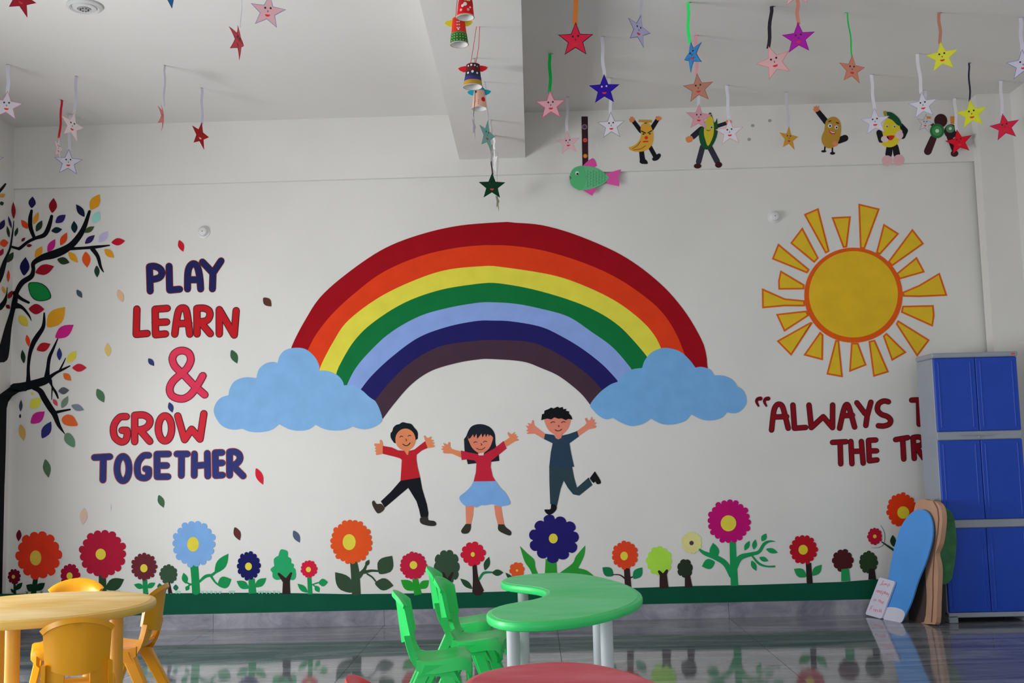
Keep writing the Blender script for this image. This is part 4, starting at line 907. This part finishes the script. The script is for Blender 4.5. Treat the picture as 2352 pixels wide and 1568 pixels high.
star((1143,462), 24, 5, .2, (150,150,130), (120,130,110), (176,170,168), (1142,348), 'small olive star seen edge-on, lowest below the beam', BEAMZ, face=None, ribw=0.006, group=GB)
# right half
star((1322,92), 44, 2, 1, (184,34,58), (40,20,36), (206,120,56), None, 'red star with a black edge on an orange ribbon', ribw=0.022)
star((1467,70), 42, 14, .66, (160,156,186), (96,96,120), (184,182,196), None, 'lavender star at the top right of the beam')
star((1265,242), 37, -1, 1, (208,156,166), (200,60,96), (24,164,74), (1263,122), 'pink star on a green ribbon right of the beam')
star((1305,328), 30, -4, 1, (204,170,176), (176,140,150), (176,172,180), (1303,222), 'small pink star left of the fish ribbon')
star((1388,206), 38, 1, 1, (40,22,132), (30,18,110), (188,186,196), (1382,83), 'bright blue star with white eyes', face='w')
star((1404,289), 34, 0, 1, (192,188,194), (110,110,120), (190,188,194), (1399,178), 'white star with a grey edge beside the fish')
star((1589,127), 40, -14, -.58, (44,98,142), (36,70,110), (40,196,92), None, 'teal blue star turned sideways on a bright green ribbon', curl=.4)
star((1604,203), 37, -3, 1, (146,100,86), (120,76,66), (210,150,156), (1598,80), 'brown star on a pink ribbon')
star((1605,270), 33, 4, .95, (200,148,158), (170,110,124), (180,176,184), (1600,200), 'pink star partly covering the corn cutout')
star((1676,304), 34, -1, 1, (192,188,196), (186,120,126), (184,182,192), (1669,195), 'white star with a red edge right of the corn cutout')
star((1779,143), 43, -17, 1, (216,170,172), (200,120,128), (40,36,44), (1773,12), 'pink tilted star on a black ribbon')
star((1834,88), 40, 1, 1, (130,28,126), (110,20,110), (160,104,88), None, 'purple star on a brown ribbon')
star((1829,-22), 42, 0, 1, (212,174,178), (190,110,120), (160,104,88), None, 'pink star at the top edge above the purple star, only its lower tips showing')
star((1957,160), 37, 5, .82, (188,122,102), (150,90,76), (28,160,74), (1947,27), 'salmon brown star on a thin green ribbon', ribw=0.008)
star((1812,318), 30, 4, .75, (206,156,66), (180,130,50), (184,180,190), (1806,211), 'gold star left of the potato cutout')
star((2010,280), 34, 0, 1, (186,182,192), (130,124,160), (188,184,192), (2001,170), 'white star left of the lemon cutout')
star((2120,242), 34, -2, 1, (190,186,194), (120,116,150), (190,186,192), (2107,122), 'white star above the kiwi cutout')
star((2164,131), 38, -2, 1, (188,188,58), (150,150,50), (136,92,78), (2157,28), 'yellow star on a brown ribbon at the top right', ribw=0.016)
star((2232,262), 36, -3, 1, (188,190,48), (150,150,50), (34,32,44), (2226,143), 'yellow star on a black ribbon beside the corner column', ribw=0.010)
star((2308,292), 34, -5, 1, (168,30,52), (120,30,70), (180,176,184), (2299,184), 'red star in front of the corner column')
star((2203,326), 31, -6, 1, (160,18,30), (120,14,30), (184,180,186), (2193,224), 'dark red star covering the kiwi cutout\'s foot')
star((2350,149), 38, 0, 1, (176,172,188), (90,90,130), (170,166,178), None, 'lavender star cut off by the right edge', Y=5.6)
star((2125,284), 24, 10, .8, (176,170,176), (130,120,140), (184,180,186), None, 'small white star half hidden behind the kiwi cutout', Y=6.75)

# ------------------------------------------------------------------ hanging paper cups
def cup_(mouth, wpx, toppx, Y, base, bands, wing, label, dots=(), string_top=None, dotc=(0.75, 0.75, 0.75)):
    """mouth: px of the centre of the open rim (bottom), toppx: px of the closed end"""
    a = atY(mouth[0], mouth[1], Y); b = atY(toppx[0], toppx[1], Y)
    r1 = wpx/2*Y/FPX; hh = b.z-a.z; r0 = r1*0.66
    o = empty('paper_cup', (a.x, a.y, a.z)); tag(o, label, 'paper cup', 'decorated paper cups hanging below the ceiling beam')
    sh = (b.x-a.x)/max(hh, .01)
    def skew(mb): mb.v = [Vector((v.x+sh*v.z*0.5, v.y, v.z)) for v in mb.v]; return mb
    rad = lambda t: r1+(r0-r1)*t
    mb = MB(); mb.lathe([(rad(0), 0), (rad(1), hh), (rad(1)*.98, hh+.0005)], 32, cap0=False); body = autosmooth(skew(mb).build('cup_body', base, o), 40)
    mb = MB(); mb.lathe([(rad(1)*.96, hh-.002), (rad(0)-.0015, 0.0002)], 32, cap0=True, cap1=False); autosmooth(skew(mb).build('cup_inside', mat('white_cup_inside', (0.8, 0.8, 0.78), 0.6, 0.0), o), 40)
    mb = MB(); mb.lathe([(r1+.0005, 0.0), (r1+.0022, 0.0012), (r1+.0005, .003), (r1-.0015, 0.001)], 32, cap0=False, cap1=False); autosmooth(fixn(skew(mb).build('rim', mat('cup_rim', (0.72, 0.66, 0.6), 0.5, 0.0), o)), 60)
    for t0_, t1_, c_ in bands:
        mb = MB(); mb.lathe([(rad(t0_)+.0006, hh*t0_), (rad(t1_)+.0006, hh*t1_)], 32, cap0=False, cap1=False); autosmooth(skew(mb).build('painted_band', paper(c_, 1100), body), 40)
    for ang, t, rr, c_ in dots:
        mb = MB(); th = math.radians(ang); R_ = rad(t)+.0014
        n = 10; V = [(R_*math.sin(th), -R_*math.cos(th), hh*t)]
        for i in range(n):
            q_ = 2*math.pi*i/n; t2 = th+rr*math.cos(q_)/R_; V.append((R_*math.sin(t2), -R_*math.cos(t2), hh*t+rr*math.sin(q_)))
        mb.add(V, [(0, 1+i, 1+(i+1) % n) for i in range(n)]); skew(mb).build('painted_dot', paper(c_, 1100), body)
    if wing:
        for s_ in (-1, 1):
            mb = MB(); zt = hh*0.86; L_ = r1*1.25
            P = [(0, -.010), (L_*.5, -.017), (L_*.85, -.008), (L_, 0.002), (L_*.8, .008), (L_*.45, .012), (0, .012)]
            mb.prism([(x, z) for x, z in P], lambda x, z, t: Vector((s_*(r0*.5+x), (0.0 if t == 0 else 0.0012), zt+z))); fixn(skew(mb).build('paper_ear', paper(wing, 1100), o))
        mb = MB(); mb.lathe([(r0*1.1, hh+.0006), (r0*.9, hh+.004), (r0*.3, hh+.006)], 24); autosmooth(fixn(skew(mb).build('paper_hat', paper(wing, 1100), o)), 40)
    ztop = BEAMZ-a.z
    sr = mat('red_string', alb((176,40,44), 1100), 0.8, 0.02)
    tx = (atY(string_top[0], string_top[1], Y).x-a.x) if string_top else sh*hh*.5+0.01
    x0_ = sh*hh*.5
    for dx in (-.012, .012):
        mb = MB(); mb.tube([(x0_+dx, 0, hh), (x0_+(tx-x0_)*.5+dx+.003, 0, (hh+ztop)/2), (tx+dx*.6, 0, ztop)], 0.0014, 6); mb.build('string', sr, o)
    return o
cm = lambda c_: paper(c_, 1100)
WT = (206,200,196)
cup_((1069,41), 42, (1071,-18), 4.2, cm((176,24,32)), [(.42,.62,(150,30,36)),(.02,.06,(180,90,60))], (196,180,40), 'red paper cup with white flowers at the top edge', [(0,.42,.008,WT),(-18,.36,.006,WT),(-28,.2,.006,(220,150,140)),(22,.2,.006,(220,150,140)),(25,.62,.010,(196,190,90)),(0,.62,.006,WT),(38,.3,.004,WT)])
cup_((1055,103), 43, (1052,44), 4.3, cm((192,48,40)), [(.0,.36,(44,88,44)),(.36,.42,(70,110,60))], (196,190,46), 'red and green paper cup with yellow ears', [(0,.5,.004,WT),(-8,.56,.003,WT),(8,.56,.003,WT),(-8,.68,.003,WT),(8,.68,.003,WT),(-8,.8,.003,WT),(8,.8,.003,WT)]+[(a_,z_,.0022,(150,190,90)) for a_ in (-50,-30,-10,10,30,50) for z_ in (.08,.2,.3)])
cup_((1086,200), 45, (1088,150), 4.75, cm((40,44,60)), [(.0,.24,(150,116,44)),(.24,.42,(54,46,100)),(.66,.88,(84,28,32))], (196,34,40), 'paper cup with gold, blue and maroon bands and red ears', [(-35,.56,.005,WT),(0,.6,.006,WT),(35,.54,.005,WT),(-40,.9,.004,WT),(-12,.92,.005,WT),(18,.9,.004,WT),(40,.86,.003,(160,170,200))], (1098,62))
cup_((1101,250), 36, (1101,205), 5.25, cm((214,168,146)), [(.9,1.0,(30,130,150))], (24,134,156), 'peach paper cup with cyan ears, lowest of the cups', [(40,.4,.012,(170,24,32)),(-35,.8,.007,(40,50,60)),(-5,.35,.002,(120,60,50)),(-5,.25,.002,(120,60,50)),(-5,.15,.002,(120,60,50)),(-30,.3,.002,(150,90,80))], (1092,132))

# ------------------------------------------------------------------ paper cut-outs stuck on the plaster beam
YS = DW-0.03
def cutout(name, label, T, bits, Yp=YS, extra=None):
    """bits: (part name, colour, layer, kind, data) on a flat paper figure; each piece is thin card"""
    q0 = bits[0][4][0] if bits[0][3] in ('p', 's') else bits[0][4]
    cpx = tr(T, (q0[0], q0[1])); cen = atY(cpx[0], cpx[1], Yp)
    root = empty(name, (cen.x, Yp, cen.z)); tag(root, label, 'paper cutout', 'paper figures stuck along the beam')
    first = None
    for nm, col, lay_, kind, data in bits:
        d = Draw()
        if kind == 'p': d.poly(data)
        elif kind == 's': d.poly(cusped(data, 3))
        elif kind == 'e': d.ell(*data, 24)
        elif kind == 'l': d.stroke(data, None, False, 3)
        off = 0.0012*(lay_+1); V = []; F = []
        for n_, pl in enumerate(d.polys):
            q = [tr(T, p) for p in pl]; k = len(V); e = (n_ % 5)*8e-5
            fr = [atY(x, y, Yp-off-e) for x, y in q]; bk = [Vector((v.x, Yp-0.0002, v.z)) for v in fr]; n = len(q)
            V += fr+bk; t = tessellate_polygon([[Vector((x, y, 0)) for x, y in q]])
            F += [tuple(i+k for i in tt) for tt in t]+[(k+i, k+(i+1) % n, k+n+(i+1) % n, k+n+i) for i in range(n)]
        V = [v-Vector((cen.x, Yp, cen.z)) for v in V]
        sub = first is not None and nm in ('eye', 'pupil', 'brow', 'nose', 'mouth', 'teeth', 'peel_line', 'slice_ring', 'seed_core', 'slice_flesh')
        ob = link(nm, V, F, paper(col, cpx[0]), first if sub else root)
        if first is None: first = ob
    return root
BK = (22,22,26); HN = (216,136,84)
cutout('banana_cutout', 'banana paper figure with a frown and raised black arms', TM, [
 ('body', (176,132,48), 1, 's', [(950,1000),(975,985),(1010,985),(1038,1030),(1048,1090),(1040,1150),(1010,1190),(960,1212),(900,1212),(860,1197),(850,1178,1),(890,1165),(930,1130),(950,1080),(946,1040)]),
 ('stem', (160,118,44), 1, 'p', [(930,958),(1036,960),(1036,980),(995,980),(998,990),(975,990),(975,978),(930,976)]),
 ('arm', BK, 0, 'l', [(888,970,32),(948,1048,36)]), ('arm', BK, 0, 'l', [(1082,955,32),(1035,1028,36)]),
 ('hand', HN, 1, 'p', [(860,975),(852,950),(862,948),(866,932),(876,936),(884,932),(888,944),(898,948),(895,970),(878,980)]), ('hand', HN, 1, 'p', [(1066,950),(1066,934),(1078,928),(1084,936),(1092,926),(1098,936),(1108,934),(1114,948),(1105,962),(1080,964)]),
 ('leg', BK, 0, 'l', [(952,1200,38),(962,1290,44)]), ('foot', BK, 1, 's', [(942,1280),(985,1275),(1002,1310),(945,1305)]), ('leg', BK, 0, 'l', [(1012,1160,34),(1062,1250,34)]), ('foot', BK, 1, 's', [(1040,1265),(1090,1228),(1108,1245),(1085,1278),(1050,1286)]),
 ('brow', BK, 3, 'l', [(952,1048,7),(985,1065,7)]), ('brow', BK, 3, 'l', [(1035,1045,7),(1005,1063,7)]), ('eye', BK, 3, 'e', (968,1072,7,5)), ('eye', BK, 3, 'e', (1020,1070,7,5)), ('nose', (186,40,34), 3, 'e', (991,1101,13,13)), ('mouth', (176,36,34), 3, 'l', [(968,1133,9),(1003,1131,9)]),
 ('peel_line', (70,50,30), 3, 'l', [(945,1130,3),(920,1165,3),(880,1190,3)]), ('peel_line', (70,50,30), 3, 'l', [(985,1165,3),(950,1190,3),(890,1200,3)])])
cutout('corn_cutout', 'corn cob paper figure in a green husk with dark legs', TM, [
 ('husk', (24,66,38), 1, 's', [(1412,1060),(1440,1010),(1470,960),(1490,910),(1510,905),(1535,980),(1558,945,1),(1562,1060),(1530,1150),(1490,1194),(1450,1187),(1422,1140)]),
 ('cob', (166,150,42), 2, 's', [(1452,1060),(1462,980),(1485,935),(1512,930),(1530,980),(1532,1060),(1515,1120),(1485,1168),(1465,1120)]),
 ('arm', (32,30,40), 0, 'l', [(1432,1032,44),(1365,1092,46)]), ('hand', HN, 1, 'p', [(1305,1105),(1325,1090),(1355,1088),(1368,1110),(1355,1135),(1325,1142),(1310,1130)]), ('arm', (32,30,40), 0, 'l', [(1550,1012,30),(1632,985,30)]), ('hand', HN, 1, 'e', (1652,975,24,20)),
 ('leg', (44,42,52), 0, 'l', [(1442,1175,44),(1410,1295,44)]), ('leg', (44,42,52), 0, 'l', [(1498,1175,44),(1558,1290,46)]), ('shoe', (52,20,26), 1, 'e', (1402,1328,30,20)), ('shoe', (52,20,26), 1, 'e', (1570,1318,28,24)),
 ('eye', (120,150,170), 3, 'e', (1468,1000,8,13)), ('eye', (120,150,170), 3, 'e', (1512,1018,10,12)), ('pupil', BK, 4, 'e', (1514,1019,5,6)), ('mouth', (90,60,40), 3, 'l', [(1475,1040,5),(1490,1046,5),(1503,1040,5)])])
cutout('potato_cutout', 'potato paper figure waving one black arm', TN, [
 ('body', (140,106,40), 1, 's', [(555,936),(600,942),(630,985),(632,1060),(610,1140),(570,1180),(520,1182),(484,1145),(478,1095),(500,1040),(512,970)]),
 ('arm', BK, 0, 'l', [(448,892,40),(515,975,46)]), ('hand', (222,136,96), 1, 'p', [(408,872),(420,868),(414,850),(428,858),(434,842),(442,856),(458,846),(456,866),(464,880),(440,896),(420,892)]), ('arm', BK, 0, 'l', [(615,1125,50),(665,1105,54)]), ('hand', (206,122,92), 2, 'e', (588,1150,22,20)),
 ('leg', BK, 0, 'l', [(506,1165,12),(502,1205,12)]), ('foot', BK, 1, 'e', (495,1210,20,9)), ('leg', BK, 0, 'l', [(564,1178,12),(564,1220,12)]), ('foot', BK, 1, 'e', (566,1226,20,11)),
 ('eye', (196,200,206), 3, 'e', (545,1006,17,16)), ('eye', (196,200,206), 3, 'e', (597,1019,14,15)), ('pupil', (30,40,50), 4, 'e', (546,1007,8,8)), ('pupil', (30,40,50), 4, 'e', (598,1020,7,7)), ('brow', (60,34,24), 3, 'l', [(535,972,8),(552,966,8)]), ('brow', (60,34,24), 3, 'l', [(597,980,8),(614,986,8)]), ('mouth', (150,40,40), 3, 's', [(538,1042),(565,1055),(592,1056),(585,1070),(562,1072),(545,1062)]), ('teeth', (200,196,190), 4, 's', [(543,1046),(565,1056),(588,1058),(582,1063),(560,1062)])])
cutout('lemon_cutout', 'lemon paper figure with a dark leaf and pink feet', TN, [
 ('body', (176,160,38), 1, 's', [(1000,950),(1040,945),(1085,970),(1108,1030),(1106,1100),(1080,1155),(1030,1178),(980,1170),(955,1140),(965,1060),(975,990)]),
 ('leaf', (20,60,38), 2, 's', [(985,900),(1040,900),(1100,950),(1125,1010,1),(1085,1000),(1045,960),(1005,940)]), ('stalk', (120,110,50), 3, 'l', [(985,898,24),(995,930,22)]),
 ('arm', BK, 0, 'l', [(1112,1005,40),(1150,1045,40),(1128,1092,40)]), ('arm', BK, 2, 'l', [(940,1060,46),(955,1120,44)]), ('hand', (204,182,188), 3, 'e', (985,1112,32,26)), ('hand', (204,178,186), 3, 'e', (1100,1080,32,32)),
 ('leg', BK, 0, 'l', [(1022,1175,50),(1015,1235,54)]), ('leg', BK, 0, 'l', [(1068,1175,50),(1080,1235,54)]), ('foot', (190,150,154), 1, 'e', (1003,1285,42,42)), ('foot', (190,146,152), 1, 'e', (1096,1280,44,44)),
 ('eye', (170,160,110), 3, 'e', (1002,1010,15,14)), ('eye', (170,160,110), 3, 'e', (1062,1012,15,14)), ('pupil', (60,54,40), 4, 'e', (1002,1012,6,6)), ('pupil', (60,54,40), 4, 'e', (1062,1013,6,6)), ('mouth', (150,34,34), 3, 's', [(1000,1088),(1058,1085),(1050,1110),(1030,1122),(1010,1112)])])
cutout('kiwi_cutout', 'kiwi paper figure of two green slices and a brown fruit', TN, [
 ('fruit', (48,24,26), 1, 'e', (1432,965,52,54)), ('slice', (36,82,48), 2, 'e', (1403,1047,57,58)), ('slice', (40,26,28), 1, 'e', (1512,1050,52,56)), ('slice_flesh', (60,104,70), 3, 'e', (1508,1030,34,32)),
 ('slice_ring', (48,108,60), 3, 'e', (1403,1047,40,41)), ('seed_core', (188,200,180), 4, 'e', (1403,1047,15,15)), ('seed_core', (180,190,180), 4, 'e', (1508,1028,12,12)),
 ('hand', (206,134,62), 1, 'p', [(1312,930),(1350,932),(1350,950),(1312,948)]), ('arm', (48,34,30), 0, 'l', [(1345,985,22),(1370,1000,26)]), ('hand', (206,134,62), 2, 'p', [(1508,932),(1544,930),(1546,990),(1512,990)]),
 ('leg', (48,26,30), 0, 'l', [(1372,1105,54),(1328,1210,62)]), ('leg', (40,24,28), 0, 'l', [(1502,1095,46),(1540,1200,40)]), ('foot', (52,26,34), 1, 'e', (1542,1228,30,26))])
fish = cutout('fish_cutout', 'green paper fish with pink fins hanging from a dark ribbon', TM, [
 ('body', (82,152,108), 2, 's', [(378,1430),(390,1370),(430,1335),(500,1328),(580,1340),(650,1378),(696,1420,1),(650,1468),(580,1502),(500,1520),(430,1510),(390,1478)]),
 ('head', (72,148,98), 3, 's', [(380,1430),(392,1372),(432,1337),(478,1330),(505,1385),(508,1440),(475,1517),(430,1509),(392,1476)]),
 ('tail', (196,78,148), 1, 's', [(665,1390,1),(730,1370),(788,1355,1),(778,1395),(762,1420,1),(775,1450),(775,1490,1),(720,1478),(678,1468,1)]),
 ('fin', (190,70,140), 1, 's', [(480,1330,1),(520,1290),(560,1265,1),(580,1280),(597,1325,1),(570,1342,1)]), ('fin', (190,70,140), 1, 's', [(475,1515,1),(560,1567,1),(570,1545),(597,1510,1),(560,1500,1)]),
 ('eye', (206,208,206), 4, 'e', (438,1385,15,15)), ('pupil', BK, 5, 'e', (440,1391,9,8)), ('mouth', (110,60,40), 4, 'l', [(378,1412,6),(388,1422,6),(380,1432,6)]),
 ('ribbon', (48,28,34), 0, 'p', [(472,932),(523,932),(527,1335),(480,1335)]), ('button', (116,110,96), 1, 'e', (497,1015,21,21)), ('button', (80,44,84), 2, 'e', (497,1015,14,14)), ('button', (210,86,92), 1, 'e', (502,1122,17,17)), ('button', (206,70,50), 2, 'e', (502,1122,9,9)), ('button', (216,130,60), 1, 'e', (503,1248,17,17)), ('button', (226,160,50), 2, 'e', (503,1248,9,9))])
for r_ in range(6):                      # scales drawn on the fish
    for c_ in range(7):
        x = 525+c_*23; y = 1372+r_*23+(c_ % 2)*11
        hw_ = 88*(1-((x-500)/200.0)**2)**.5 if x < 690 else 0
        if abs(y-1424) > hw_-12: continue
        d = Draw().stroke([(x-9,y-9,2.2),(x+2,y-2,2.2),(x-9,y+9,2.2)], None, caps=False)
        V = []; F = []
        for pl in d.polys:
            k = len(V); V += [atY(*tr(TM, p), YS-0.0052)-fish.location for p in pl]; F.append(tuple(range(k, k+4)))
        link('scale_mark', V, F, paper((44,104,72), 1380), fish)

# old glue marks left on the plaster beam
for x, y in ((1843,1005),(1815,1115),(1980,965)):
    Draw().ell(x, y, 15, 13, 14).lay(TM, lambda px, py, e=0.0: atY(px, py, YS-0.0004), 'glue_mark', paint((132,130,128), 1720), trim_1)
